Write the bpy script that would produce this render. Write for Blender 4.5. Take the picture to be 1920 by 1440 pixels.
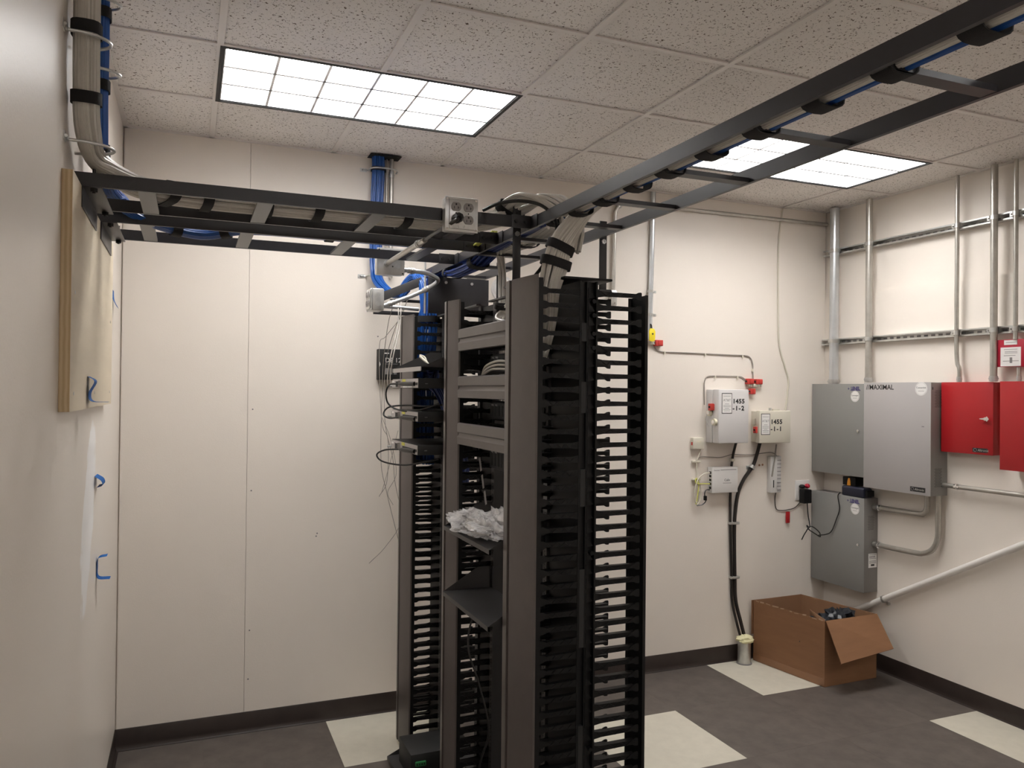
import bpy, bmesh, math, random
from mathutils import Vector, Matrix, noise
random.seed(7)
S = bpy.context.scene
COL = S.collection
for o in list(bpy.data.objects):
    bpy.data.objects.remove(o)

# ------------------------------------------------------------------ camera, world, exposure
cam_data = bpy.data.cameras.new('camera')
cam_data.sensor_width = 36.0
cam_data.lens = 27.70
cam_data.clip_start = 0.02
cam = bpy.data.objects.new('camera', cam_data)
COL.objects.link(cam)
R_ = Vector((0.925, -0.380, 0.0100)).normalized()
F_ = Vector((0.380, 0.925, 0.0086)); F_ = (F_ - R_ * F_.dot(R_)).normalized()
U_ = R_.cross(F_)
cam.matrix_world = Matrix(((R_.x, U_.x, -F_.x, -0.0942), (R_.y, U_.y, -F_.y, -3.7159),
                           (R_.z, U_.z, -F_.z, 1.7693), (0, 0, 0, 1)))
S.camera = cam
world = bpy.data.worlds.new('world'); S.world = world
world.use_nodes = True
world.node_tree.nodes['Background'].inputs[0].default_value = (0.9, 0.95, 1, 1)
world.node_tree.nodes['Background'].inputs[1].default_value = 0.02
S.view_settings.view_transform = 'Standard'
S.view_settings.look = 'None'
S.view_settings.gamma = 1.0
S.view_settings.exposure = 0.0
S.view_settings.use_curve_mapping = False
LAMP_STRENGTH = 23.0
LAMP_COLOR = (1.0, 0.985, 0.962)

# ------------------------------------------------------------------ room numbers
XL, XR, YB, YF, H = -0.404, 4.036, 0.564, -5.2, 3.0386
T = 0.6096
PAN = 0.012                                   # wall sheets stand this proud of the wall
PANTOP = 2.44

# ------------------------------------------------------------------ materials
def lin(c):
    return tuple((v / 12.92 if v <= 0.04045 else ((v + 0.055) / 1.055) ** 2.4) for v in c)

def mat(name, color, rough=0.5, metal=0.0, var=0.0, vscale=8.0, bump=0.0, bscale=60.0, spec=0.5, coat=0.0,
        trans=0.0, alpha=1.0, stretch=None):
    m = bpy.data.materials.new(name); m.use_nodes = True
    nt = m.node_tree; b = nt.nodes['Principled BSDF']
    b.inputs['Base Color'].default_value = (*color, 1)
    b.inputs['Roughness'].default_value = rough
    b.inputs['Metallic'].default_value = metal
    b.inputs['Specular IOR Level'].default_value = spec
    b.inputs['Coat Weight'].default_value = coat
    b.inputs['Transmission Weight'].default_value = trans
    b.inputs['Alpha'].default_value = alpha
    tc = nt.nodes.new('ShaderNodeTexCoord')
    src = tc.outputs['Object']
    if stretch:
        mp = nt.nodes.new('ShaderNodeMapping'); mp.inputs['Scale'].default_value = stretch
        nt.links.new(src, mp.inputs[0]); src = mp.outputs[0]
    if var > 0:
        n = nt.nodes.new('ShaderNodeTexNoise'); n.inputs['Scale'].default_value = vscale
        n.inputs['Detail'].default_value = 6; n.inputs['Roughness'].default_value = 0.6
        nt.links.new(src, n.inputs['Vector'])
        r = nt.nodes.new('ShaderNodeValToRGB')
        r.color_ramp.elements[0].position = 0.3; r.color_ramp.elements[1].position = 0.7
        r.color_ramp.elements[0].color = (*[c * (1 - var) for c in color], 1)
        r.color_ramp.elements[1].color = (*[min(1, c * (1 + var)) for c in color], 1)
        nt.links.new(n.outputs['Fac'], r.inputs[0]); nt.links.new(r.outputs[0], b.inputs['Base Color'])
    if bump > 0:
        n2 = nt.nodes.new('ShaderNodeTexNoise'); n2.inputs['Scale'].default_value = bscale
        n2.inputs['Detail'].default_value = 4
        nt.links.new(src, n2.inputs['Vector'])
        bp = nt.nodes.new('ShaderNodeBump'); bp.inputs['Strength'].default_value = bump
        bp.inputs['Distance'].default_value = 0.01
        nt.links.new(n2.outputs['Fac'], bp.inputs['Height']); nt.links.new(bp.outputs[0], b.inputs['Normal'])
    return m

WALLC = (0.80, 0.735, 0.665)
M = {}
M['wall'] = mat('painted wall', WALLC, 0.42, var=0.025, vscale=2.2, bump=0.06, bscale=140)
M['wallboard'] = mat('painted wall sheet', WALLC, 0.38, var=0.02, vscale=1.6, bump=0.05, bscale=160)
M['baseboard'] = mat('brown rubber base', (0.030, 0.021, 0.018), 0.38, var=0.15, vscale=12)
M['tgrid'] = mat('painted grid', (0.76, 0.72, 0.68), 0.45)
M['tile_dark'] = mat('dark vinyl tile', (0.105, 0.088, 0.076), 0.55, var=0.22, vscale=9, bump=0.04, bscale=90)
M['tile_pale'] = mat('pale vinyl tile', (0.60, 0.565, 0.475), 0.45, var=0.05, vscale=14, bump=0.03, bscale=90)
M['blacksteel'] = mat('satin black steel', (0.017, 0.016, 0.0185), 0.38, var=0.12, vscale=30, spec=0.55)
M['rungsheen'] = mat('black steel with painted wall sheen', (0.060, 0.056, 0.055), 0.36, var=0.08, vscale=30, spec=0.6)  # black steel; the bright wall's reflection is put into its lighter colour
M['blackplastic'] = mat('black plastic', (0.0050, 0.0048, 0.0050), 0.48, spec=0.28)
M['blackmatte'] = mat('matte black', (0.012, 0.012, 0.012), 0.6)
M['velcro'] = mat('black hook and loop strap', (0.010, 0.009, 0.010), 0.85, bump=0.3, bscale=600)
M['door'] = mat('brown grey cover', (0.092, 0.077, 0.072), 0.32, var=0.06, vscale=20)
M['cover'] = mat('horizontal cover', (0.120, 0.103, 0.097), 0.40, var=0.05, vscale=20)
M['shelf'] = mat('black powder coat', (0.036, 0.034, 0.034), 0.42, bump=0.05, bscale=500)
M['white_cable'] = mat('grey white cable jacket', (0.60, 0.57, 0.52), 0.42, var=0.06, vscale=25)
M['blue_cable'] = mat('blue cable jacket', (0.012, 0.078, 0.31), 0.36, var=0.15, vscale=25)
M['dark_blue_cable'] = mat('dark blue cable jacket', (0.010, 0.030, 0.16), 0.4, var=0.15, vscale=25)
M['black_cable'] = mat('black cable jacket', (0.008, 0.008, 0.008), 0.35)
M['brown_cable'] = mat('black brown cable jacket', (0.016, 0.012, 0.010), 0.38)
M['grey_wire'] = mat('grey wire', (0.30, 0.27, 0.24), 0.45)
M['cream_wire'] = mat('cream wire', (0.62, 0.58, 0.48), 0.45)
M['yellow_wire'] = mat('yellow wire', (0.62, 0.62, 0.13), 0.45)
M['galv'] = mat('galvanised steel', (0.60, 0.60, 0.58), 0.34, 0.85, var=0.12, vscale=25)
M['emt'] = mat('conduit steel', (0.50, 0.48, 0.44), 0.36, 0.75, var=0.10, vscale=18)
M['emt_bright'] = mat('bright conduit steel', (0.66, 0.68, 0.70), 0.30, 0.8, var=0.08, vscale=10)
M['emt_white'] = mat('painted conduit', (0.76, 0.73, 0.69), 0.45, var=0.04, vscale=10)
M['zinc'] = mat('zinc plate', (0.56, 0.555, 0.54), 0.34, 0.75, var=0.08, vscale=30)
M['chrome'] = mat('chrome', (0.85, 0.85, 0.85), 0.12, 1.0)
M['receptacle'] = mat('grey receptacle', (0.27, 0.25, 0.245), 0.45)
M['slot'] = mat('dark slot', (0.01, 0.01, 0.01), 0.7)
M['grey_cab'] = mat('grey cabinet paint', (0.255, 0.25, 0.238), 0.42, var=0.02, vscale=4)
M['grey_cab2'] = mat('light grey cabinet paint', (0.405, 0.382, 0.375), 0.45, var=0.015, vscale=4)
M['grey_side'] = mat('darker grey cabinet side', (0.20, 0.187, 0.178), 0.45)  # a darker grey than on the doors of the corner cabinets
M['red'] = mat('red enamel', (0.40, 0.011, 0.015), 0.40)
M['red_plate'] = mat('red plate', (0.42, 0.012, 0.035), 0.38)
M['red_plastic'] = mat('red plastic', (0.55, 0.05, 0.04), 0.42)
M['yellow'] = mat('yellow plastic', (0.85, 0.68, 0.03), 0.4)
M['orange'] = mat('orange plastic', (0.85, 0.33, 0.02), 0.4)
M['green'] = mat('green terminal', (0.03, 0.22, 0.07), 0.4)
M['offwhite'] = mat('off white plastic', (0.70, 0.68, 0.66), 0.4, var=0.02)
M['cream'] = mat('cream plastic', (0.66, 0.62, 0.52), 0.42, var=0.02)
M['lightbox'] = mat('light grey box', (0.64, 0.62, 0.61), 0.4, var=0.02)
M['paper'] = mat('paper label', (0.80, 0.78, 0.76), 0.5)
M['ink'] = mat('black ink', (0.02, 0.02, 0.02), 0.6)
M['inkgrey'] = mat('grey ink', (0.22, 0.21, 0.21), 0.6)
M['inkblue'] = mat('blue ink', (0.05, 0.04, 0.16), 0.55)
M['ceramic'] = mat('cream porcelain', (0.72, 0.67, 0.52), 0.3)
M['putty'] = mat('pale yellow putty', (0.78, 0.74, 0.46), 0.6, bump=0.3, bscale=40)
M['cardboard'] = mat('brown cardboard', (0.245, 0.118, 0.055), 0.72, var=0.07, vscale=6, bump=0.06, bscale=120, stretch=(1, 1, 6))
M['cardboard_in'] = mat('cardboard inside', (0.285, 0.150, 0.078), 0.75, var=0.06, vscale=6)
M['cardboard_edge'] = mat('torn cardboard edge', (0.46, 0.30, 0.20), 0.8)
M['tape'] = mat('packing tape', (0.27, 0.135, 0.07), 0.2)
M['bluetape'] = mat('blue tape', (0.010, 0.10, 0.34), 0.7, spec=0.2)
M['darkbag'] = mat('dark plastic bag', (0.018, 0.021, 0.027), 0.35)
M['navy'] = mat('navy plastic', (0.016, 0.018, 0.035), 0.45)
M['silverpanel'] = mat('silver rear panel', (0.40, 0.375, 0.365), 0.4, 0.3)
M['gold'] = mat('yellow label', (0.62, 0.60, 0.08), 0.5)
M['ply_face'] = mat('plywood face', (0.66, 0.565, 0.425), 0.55, var=0.08, vscale=3, bump=0.05, bscale=60, stretch=(1, 0.35, 3))
M['spool'] = mat('glossy white plastic', (0.75, 0.73, 0.72), 0.15)

def ply_edge_mat():
    m = mat('plywood edge', (0.5, 0.36, 0.2), 0.6)
    nt = m.node_tree; b = nt.nodes['Principled BSDF']
    tc = nt.nodes.new('ShaderNodeTexCoord'); w = nt.nodes.new('ShaderNodeTexWave')
    w.wave_type = 'BANDS'; w.bands_direction = 'X'; w.inputs['Scale'].default_value = 26
    w.inputs['Distortion'].default_value = 1.2; w.inputs['Detail'].default_value = 3
    r = nt.nodes.new('ShaderNodeValToRGB')
    r.color_ramp.elements[0].color = (0.47, 0.335, 0.185, 1); r.color_ramp.elements[1].color = (0.60, 0.46, 0.28, 1)
    nt.links.new(tc.outputs['Object'], w.inputs[0]); nt.links.new(w.outputs[0], r.inputs[0])
    nt.links.new(r.outputs[0], b.inputs['Base Color'])
    return m
M['ply_edge'] = ply_edge_mat()

def ceiling_mat():
    m = mat('fissured ceiling tile', (0.82, 0.78, 0.74), 0.8)
    nt = m.node_tree; b = nt.nodes['Principled BSDF']
    tc = nt.nodes.new('ShaderNodeTexCoord')
    info = nt.nodes.new('ShaderNodeObjectInfo')
    add = nt.nodes.new('ShaderNodeVectorMath'); add.operation = 'ADD'
    sc = nt.nodes.new('ShaderNodeVectorMath'); sc.operation = 'SCALE'; sc.inputs[3].default_value = 9.0
    cmb = nt.nodes.new('ShaderNodeCombineXYZ')
    nt.links.new(info.outputs['Random'], cmb.inputs[0]); nt.links.new(info.outputs['Random'], cmb.inputs[1])
    nt.links.new(cmb.outputs[0], sc.inputs[0]); nt.links.new(tc.outputs['Object'], add.inputs[0])
    nt.links.new(sc.outputs[0], add.inputs[1])
    n = nt.nodes.new('ShaderNodeTexNoise'); n.inputs['Scale'].default_value = 105
    n.inputs['Detail'].default_value = 1.5; n.inputs['Distortion'].default_value = 1.1
    nt.links.new(add.outputs[0], n.inputs['Vector'])
    r = nt.nodes.new('ShaderNodeValToRGB')
    r.color_ramp.elements[0].position = 0.335; r.color_ramp.elements[1].position = 0.375
    r.color_ramp.elements[0].color = (0.15, 0.115, 0.08, 1); r.color_ramp.elements[1].color = (0.88, 0.84, 0.80, 1)
    nt.links.new(n.outputs['Fac'], r.inputs[0])
    n3 = nt.nodes.new('ShaderNodeTexNoise'); n3.inputs['Scale'].default_value = 260
    nt.links.new(add.outputs[0], n3.inputs['Vector'])
    mx = nt.nodes.new('ShaderNodeMixRGB'); mx.blend_type = 'MULTIPLY'; mx.inputs[0].default_value = 0.10
    nt.links.new(r.outputs[0], mx.inputs[1]); nt.links.new(n3.outputs['Fac'], mx.inputs[2])
    nt.links.new(mx.outputs[0], b.inputs['Base Color'])
    bp = nt.nodes.new('ShaderNodeBump'); bp.inputs['Strength'].default_value = 0.35; bp.inputs['Distance'].default_value = 0.004
    nt.links.new(r.outputs[0], bp.inputs['Height']); nt.links.new(bp.outputs[0], b.inputs['Normal'])
    return m
M['ceiling'] = ceiling_mat()

def left_wall_mat():
    # painted wall with a smear of white filler below the plywood
    m = mat('painted wall with filler smear', WALLC, 0.36)
    nt = m.node_tree; b = nt.nodes['Principled BSDF']
    tc = nt.nodes.new('ShaderNodeTexCoord'); sep = nt.nodes.new('ShaderNodeSeparateXYZ')
    n = nt.nodes.new('ShaderNodeTexNoise'); n.inputs['Scale'].default_value = 9; n.inputs['Detail'].default_value = 5
    nt.links.new(tc.outputs['Object'], n.inputs['Vector']); nt.links.new(tc.outputs['Object'], sep.inputs[0])
    def mth(op, a, bb):
        q = nt.nodes.new('ShaderNodeMath'); q.operation = op
        for i, v in enumerate((a, bb)):
            if isinstance(v, (int, float)): q.inputs[i].default_value = v
            else: nt.links.new(v, q.inputs[i])
        return q.outputs[0]
    # ellipse centred (y=-0.66, z=1.33), tilted a little
    yy = mth('DIVIDE', mth('SUBTRACT', mth('ADD', sep.outputs[1], mth('MULTIPLY', sep.outputs[2], -0.35)), -1.15), 0.17)
    zz = mth('DIVIDE', mth('SUBTRACT', sep.outputs[2], 1.33), 0.33)
    d = mth('ADD', mth('MULTIPLY', yy, yy), mth('MULTIPLY', zz, zz))
    d = mth('ADD', d, mth('MULTIPLY', mth('SUBTRACT', n.outputs['Fac'], 0.5), 1.6))
    r = nt.nodes.new('ShaderNodeValToRGB')
    r.color_ramp.elements[0].position = 0.72; r.color_ramp.elements[1].position = 0.98
    r.color_ramp.elements[0].color = (0.95, 0.94, 0.94, 1); r.color_ramp.elements[1].color = (*WALLC, 1)
    nt.links.new(d, r.inputs[0]); nt.links.new(r.outputs[0], b.inputs['Base Color'])
    n2 = nt.nodes.new('ShaderNodeTexNoise'); n2.inputs['Scale'].default_value = 120
    nt.links.new(tc.outputs['Object'], n2.inputs['Vector'])
    bp = nt.nodes.new('ShaderNodeBump'); bp.inputs['Strength'].default_value = 0.06; bp.inputs['Distance'].default_value = 0.01
    nt.links.new(n2.outputs['Fac'], bp.inputs['Height']); nt.links.new(bp.outputs[0], b.inputs['Normal'])
    return m
M['wall_left'] = left_wall_mat()

def emit_mat(name, color, s):
    m = bpy.data.materials.new(name); m.use_nodes = True
    nt = m.node_tree; nt.nodes.remove(nt.nodes['Principled BSDF'])
    e = nt.nodes.new('ShaderNodeEmission'); e.inputs[0].default_value = (*color, 1); e.inputs[1].default_value = s
    nt.links.new(e.outputs[0], nt.nodes['Material Output'].inputs[0])
    return m
M['lamp'] = emit_mat('fluorescent glow', LAMP_COLOR, LAMP_STRENGTH)
M['louver'] = mat('semi specular louver', (0.72, 0.72, 0.73), 0.35, 0.5)

def bag_mat():
    m = bpy.data.materials.new('clear crinkled plastic'); m.use_nodes = True
    nt = m.node_tree; b = nt.nodes['Principled BSDF']
    b.inputs['Base Color'].default_value = (0.80, 0.78, 0.78, 1)
    b.inputs['Roughness'].default_value = 0.18
    b.inputs['Specular IOR Level'].default_value = 0.8
    tr = nt.nodes.new('ShaderNodeBsdfTransparent'); mx = nt.nodes.new('ShaderNodeMixShader')
    tc = nt.nodes.new('ShaderNodeTexCoord'); n = nt.nodes.new('ShaderNodeTexNoise')
    n.inputs['Scale'].default_value = 12; n.inputs['Detail'].default_value = 4
    r = nt.nodes.new('ShaderNodeValToRGB'); r.color_ramp.elements[0].position = 0.35; r.color_ramp.elements[1].position = 0.65
    r.color_ramp.elements[0].color = (0.34, 0.34, 0.34, 1); r.color_ramp.elements[1].color = (0.85, 0.85, 0.85, 1)
    v = nt.nodes.new('ShaderNodeTexVoronoi'); v.inputs['Scale'].default_value = 26; v.feature = 'DISTANCE_TO_EDGE'
    nt.links.new(tc.outputs['Object'], v.inputs['Vector'])
    bp = nt.nodes.new('ShaderNodeBump'); bp.inputs['Strength'].default_value = 0.5; bp.inputs['Distance'].default_value = 0.012
    nt.links.new(v.outputs['Distance'], bp.inputs['Height']); nt.links.new(bp.outputs[0], b.inputs['Normal'])
    nt.links.new(tc.outputs['Object'], n.inputs[0]); nt.links.new(n.outputs['Fac'], r.inputs[0])
    nt.links.new(r.outputs[0], mx.inputs[0]); nt.links.new(tr.outputs[0], mx.inputs[1])
    nt.links.new(b.outputs[0], mx.inputs[2]); nt.links.new(mx.outputs[0], nt.nodes['Material Output'].inputs[0])
    return m
M['bag'] = bag_mat()

# ------------------------------------------------------------------ mesh helpers
BASE = {}                                            # object name -> base location of its frame

def cr(pts, n=8):
    """Catmull-Rom samples through pts."""
    P = [Vector(p) for p in pts]
    if len(P) < 3:
        return [P[0].lerp(P[-1], i / n) for i in range(n + 1)]
    P = [P[0] * 2 - P[1]] + P + [P[-1] * 2 - P[-2]]
    out = []
    for i in range(1, len(P) - 2):
        a, b, c, d = P[i - 1:i + 3]
        for k in range(n):
            t = k / n
            out.append(0.5 * ((2 * b) + (c - a) * t + (2 * a - 5 * b + 4 * c - d) * t * t + (3 * b - a - 3 * c + d) * t ** 3))
    out.append(P[-2].copy())
    return out

def frames(path, side):
    """tangent, side, up along a path; side is kept as close to the given vector as it can be"""
    fr = []; s0 = Vector(side).normalized(); s = s0
    for i in range(len(path)):
        t = (path[min(i + 1, len(path) - 1)] - path[max(i - 1, 0)]).normalized()
        s2 = s0 - t * s0.dot(t)
        if s2.length < 0.3: s2 = s - t * s.dot(t)
        s = s2.normalized() if s2.length > 1e-5 else t.orthogonal().normalized()
        fr.append((t, s, t.cross(s)))
    return fr

def transport(path):
    fr = []; s = (path[1] - path[0]).normalized().orthogonal()
    for i in range(len(path)):
        t = (path[min(i + 1, len(path) - 1)] - path[max(i - 1, 0)]).normalized()
        s2 = s - t * s.dot(t)
        s = s2.normalized() if s2.length > 1e-5 else t.orthogonal().normalized()
        fr.append((t, s, t.cross(s)))
    return fr

class MB:
    def __init__(self): self.V = []; self.F = []; self.smooth = []
    def add(self, vs, fs, sm=False):
        b = len(self.V); self.V += [Vector(v) for v in vs]
        self.F += [tuple(i + b for i in f) for f in fs]; self.smooth += [sm] * len(fs); return self
    def box(self, x0, x1, y0, y1, z0, z1):
        v = [(x, y, z) for z in (z0, z1) for y in (y0, y1) for x in (x0, x1)]
        return self.add(v, [(0, 2, 3, 1), (4, 5, 7, 6), (0, 1, 5, 4), (2, 6, 7, 3), (0, 4, 6, 2), (1, 3, 7, 5)])
    def bar(self, p, q, w, h, up=(0, 0, 1)):
        """rectangular bar from p to q, w across, h along up"""
        p, q = Vector(p), Vector(q); t = (q - p).normalized(); u = Vector(up); u = (u - t * u.dot(t)).normalized()
        s = t.cross(u) * (w / 2); u = u * (h / 2)
        v = [p - s - u, p + s - u, p - s + u, p + s + u, q - s - u, q + s - u, q - s + u, q + s + u]
        return self.add(v, [(0, 1, 3, 2), (4, 6, 7, 5), (0, 4, 5, 1), (2, 3, 7, 6), (0, 2, 6, 4), (1, 5, 7, 3)])
    def tube(self, path, r, n=8, cap=True, rr=None):
        path = [Vector(p) for p in path]
        fr = transport(path)
        vs, fs = [], []
        for i, p in enumerate(path):
            t, s, u = fr[i]; q = r if rr is None else rr[i]
            for k in range(n):
                a = 2 * math.pi * k / n; vs.append(p + s * (q * math.cos(a)) + u * (q * math.sin(a)))
        for i in range(len(path) - 1):
            for k in range(n):
                k2 = (k + 1) % n; fs.append((i * n + k, i * n + k2, (i + 1) * n + k2, (i + 1) * n + k))
        self.add(vs, fs, True)
        if cap:
            b = len(self.V) - len(vs)
            self.F.append(tuple(b + k for k in range(n))[::-1]); self.smooth.append(False)
            self.F.append(tuple(b + (len(path) - 1) * n + k for k in range(n))); self.smooth.append(False)
        return self
    def cyl(self, p, q, r, n=16): return self.tube([p, q], r, n)
    def prism(self, poly, axis, a, b):
        """poly: 2D points in the two other axes in order (x,y)/(x,z)/(y,z); extruded from a to b"""
        def P(u, v, w):
            return {'z': (u, v, w), 'y': (u, w, v), 'x': (w, u, v)}[axis]
        n = len(poly); vs = [P(u, v, a) for u, v in poly] + [P(u, v, b) for u, v in poly]
        fs = [tuple(range(n))[::-1], tuple(range(n, 2 * n))] + [(i, (i + 1) % n, n + (i + 1) % n, n + i) for i in range(n)]
        return self.add(vs, fs)
    def band(self, c, t, s, u, ra, rb, w, th=0.0025, n=16):
        """strap: an oval ring of width w along t"""
        vs, fs = [], []
        c = Vector(c)
        for k in range(n):
            a = 2 * math.pi * k / n
            ca, sa = math.cos(a), math.sin(a)
            ex = lambda v: math.copysign(abs(v) ** 0.7, v)
            d = s * (ra * ex(ca)) + u * (rb * ex(sa)); d2 = s * ((ra + th) * ex(ca)) + u * ((rb + th) * ex(sa))
            vs += [c + d - t * (w / 2), c + d2 - t * (w / 2), c + d2 + t * (w / 2), c + d + t * (w / 2)]
        for k in range(n):
            a, b = 4 * k, 4 * ((k + 1) % n)
            for j in range(4): fs.append((a + j, b + j, b + (j + 1) % 4, a + (j + 1) % 4))
        return self.add(vs, fs, True)
    def ball(self, c, rx, ry, rz, n=12, m=8):
        vs, fs = [], []
        c = Vector(c)
        vs.append(c + Vector((0, 0, -rz)))
        for i in range(1, m):
            a = math.pi * i / m - math.pi / 2
            for k in range(n):
                b = 2 * math.pi * k / n
                vs.append(c + Vector((rx * math.cos(a) * math.cos(b), ry * math.cos(a) * math.sin(b), rz * math.sin(a))))
        vs.append(c + Vector((0, 0, rz)))
        for k in range(n): fs.append((0, 1 + (k + 1) % n, 1 + k))
        for i in range(m - 2):
            for k in range(n):
                k2 = (k + 1) % n; fs.append((1 + i * n + k, 1 + i * n + k2, 1 + (i + 1) * n + k2, 1 + (i + 1) * n + k))
        e = len(vs) - 1
        for k in range(n): fs.append((e, 1 + (m - 2) * n + k, 1 + (m - 2) * n + (k + 1) % n))
        return self.add(vs, fs, True)
    def disc(self, c, nrm, r, th, n=24):
        c = Vector(c); nn = Vector(nrm).normalized(); return self.tube([c, c + nn * th], r, n)
    def mesh(self, name, m, off=Vector((0, 0, 0)), bevel=0.0):
        me = bpy.data.meshes.new(name)
        me.from_pydata([tuple(v - off) for v in self.V], [], self.F)
        me.polygons.foreach_set('use_smooth', self.smooth)
        bm = bmesh.new(); bm.from_mesh(me)
        if bevel > 0:
            ed = [e for e in bm.edges if len(e.link_faces) == 2 and e.calc_face_angle(0) > 0.6]
            if ed: bmesh.ops.bevel(bm, geom=ed, offset=bevel, segments=2, profile=0.5, affect='EDGES', clamp_overlap=True)
        bmesh.ops.recalc_face_normals(bm, faces=bm.faces)
        bm.to_mesh(me); bm.free()
        me.materials.append(M[m] if isinstance(m, str) else m)
        me.set_sharp_from_angle(angle=math.radians(40))
        return me
    def center_base(self):
        xs = [v.x for v in self.V]; ys = [v.y for v in self.V]; zs = [v.z for v in self.V]
        return Vector(((min(xs) + max(xs)) / 2, (min(ys) + max(ys)) / 2, min(zs)))
    def part(self, name, m, parent, bevel=0.0, label=None, kind=None):
        """a child of a thing (world coordinates in, stored in the parent's frame)"""
        off = BASE[parent.name]
        o = bpy.data.objects.new(name, self.mesh(name, m, off, bevel)); COL.objects.link(o)
        o.parent = parent; BASE[o.name] = off
        if label: o['label'] = label
        if kind: o['kind'] = kind
        return o
    def solo(self, name, m, label, cat, group=None, bevel=0.0, kind=None):
        """a thing that is one mesh"""
        off = self.center_base()
        o = bpy.data.objects.new(name, self.mesh(name, m, off, bevel)); COL.objects.link(o)
        o.location = off; BASE[o.name] = off
        if label: o['label'] = label
        if cat: o['category'] = cat
        if group: o['group'] = group
        if kind: o['kind'] = kind
        return o
    def struct(self, name, m, bevel=0.0):
        o = bpy.data.objects.new(name, self.mesh(name, m, Vector((0, 0, 0)), bevel)); COL.objects.link(o)
        o['kind'] = 'structure'; BASE[o.name] = Vector((0, 0, 0)); return o

def box(*a): return MB().box(*a)
def thing(name, label, cat, base, group=None):
    o = bpy.data.objects.new(name, None); COL.objects.link(o); o.empty_display_size = 0.05
    o.location = base; BASE[o.name] = Vector(base); o['label'] = label; o['category'] = cat
    if group: o['group'] = group
    return o
def inst(name, me, parent, loc, label=None, kind=None):
    """a part that shares its mesh; mesh is about its own origin, loc in world"""
    o = bpy.data.objects.new(name, me); COL.objects.link(o); o.parent = parent
    o.location = Vector(loc) - BASE[parent.name]; BASE[o.name] = Vector(loc)
    if label: o['label'] = label
    if kind: o['kind'] = kind
    return o

FACE = {'-y': (Vector((1, 0, 0)), Vector((0, 0, 1))), '-x': (Vector((0, -1, 0)), Vector((0, 0, 1)))}
def text(s, size, loc, face, m, parent, name='lettering', align='LEFT', shear=0.0, ext=0.0004, sx=1.0, bold=0.0, space=1.0):
    """printed or raised lettering: mesh text lying on a face at loc (lower left of the baseline)"""
    cu = bpy.data.curves.new('t', 'FONT'); cu.body = s; cu.size = size; cu.extrude = ext; cu.align_x = align
    cu.shear = shear; cu.offset = bold; cu.space_character = space; cu.resolution_u = 3
    tmp = bpy.data.objects.new('t', cu); COL.objects.link(tmp)
    dg = bpy.context.evaluated_depsgraph_get()
    me = bpy.data.meshes.new_from_object(tmp.evaluated_get(dg)); bpy.data.objects.remove(tmp); bpy.data.curves.remove(cu)
    X, Y = FACE[face]; Z = X.cross(Y); off = BASE[parent.name]
    mt = Matrix(((X.x * sx, Y.x, Z.x, loc[0] - off.x), (X.y * sx, Y.y, Z.y, loc[1] - off.y), (X.z * sx, Y.z, Z.z, loc[2] - off.z), (0, 0, 0, 1)))
    me.transform(mt); me.name = name; me.materials.clear(); me.materials.append(M[m])
    o = bpy.data.objects.new(name, me); COL.objects.link(o); o.parent = parent; BASE[o.name] = off
    return o

def bundle(name, label, ctrl, side, ra, rb, n, r, m, straps=(), base=None, samples=7, shapes=None, seed=1, strapw=0.032, cat='cable bundle', twist=0.25):
    """strands of cable lying side by side along a path; straps at given fractions"""
    rnd = random.Random(seed)
    path = cr(ctrl, samples); fr = frames(path, side); N = len(path)
    def shp(i):
        if not shapes: return ra, rb
        f = i / (N - 1) * (len(shapes) - 1); a = int(min(f, len(shapes) - 2)); f -= a
        return (shapes[a][0] * (1 - f) + shapes[a + 1][0] * f, shapes[a][1] * (1 - f) + shapes[a + 1][1] * f)
    t = thing(name, label, cat, base if base else path[0])
    mb = MB()
    for k in range(n):
        a = 2 * math.pi * (k + rnd.random() * 0.6) / n * 1.0; rad = math.sqrt(rnd.uniform(0.25, 1)) if k % 3 else 0.98
        a2 = rnd.uniform(-twist, twist); ph = rnd.uniform(0, 6)
        pts = []
        for i in range(N):
            A, B = shp(i); f = i / (N - 1)
            ang = a + a2 * math.sin(f * 5 + ph)
            pts.append(path[i] + fr[i][1] * ((A - r) * rad * math.cos(ang)) + fr[i][2] * ((B - r) * rad * math.sin(ang)))
        mb.tube(pts, r, 6)
    mb.part('strands', m, t, kind='stuff')
    for f in straps:
        i = int(round(f * (N - 1))); A, B = shp(i)
        MB().band(path[i], fr[i][0], fr[i][1], fr[i][2], A + 0.002, B + 0.002, strapw).part('strap', 'velcro', t)
    return t, path, fr

# ------------------------------------------------------------------ the room
def grid_edges(a, b, origin, step):
    e = [a]; k = math.ceil((a - origin) / step + 1e-6)
    while origin + k * step < b - 1e-6: e.append(origin + k * step); k += 1
    return e + [b]

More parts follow.
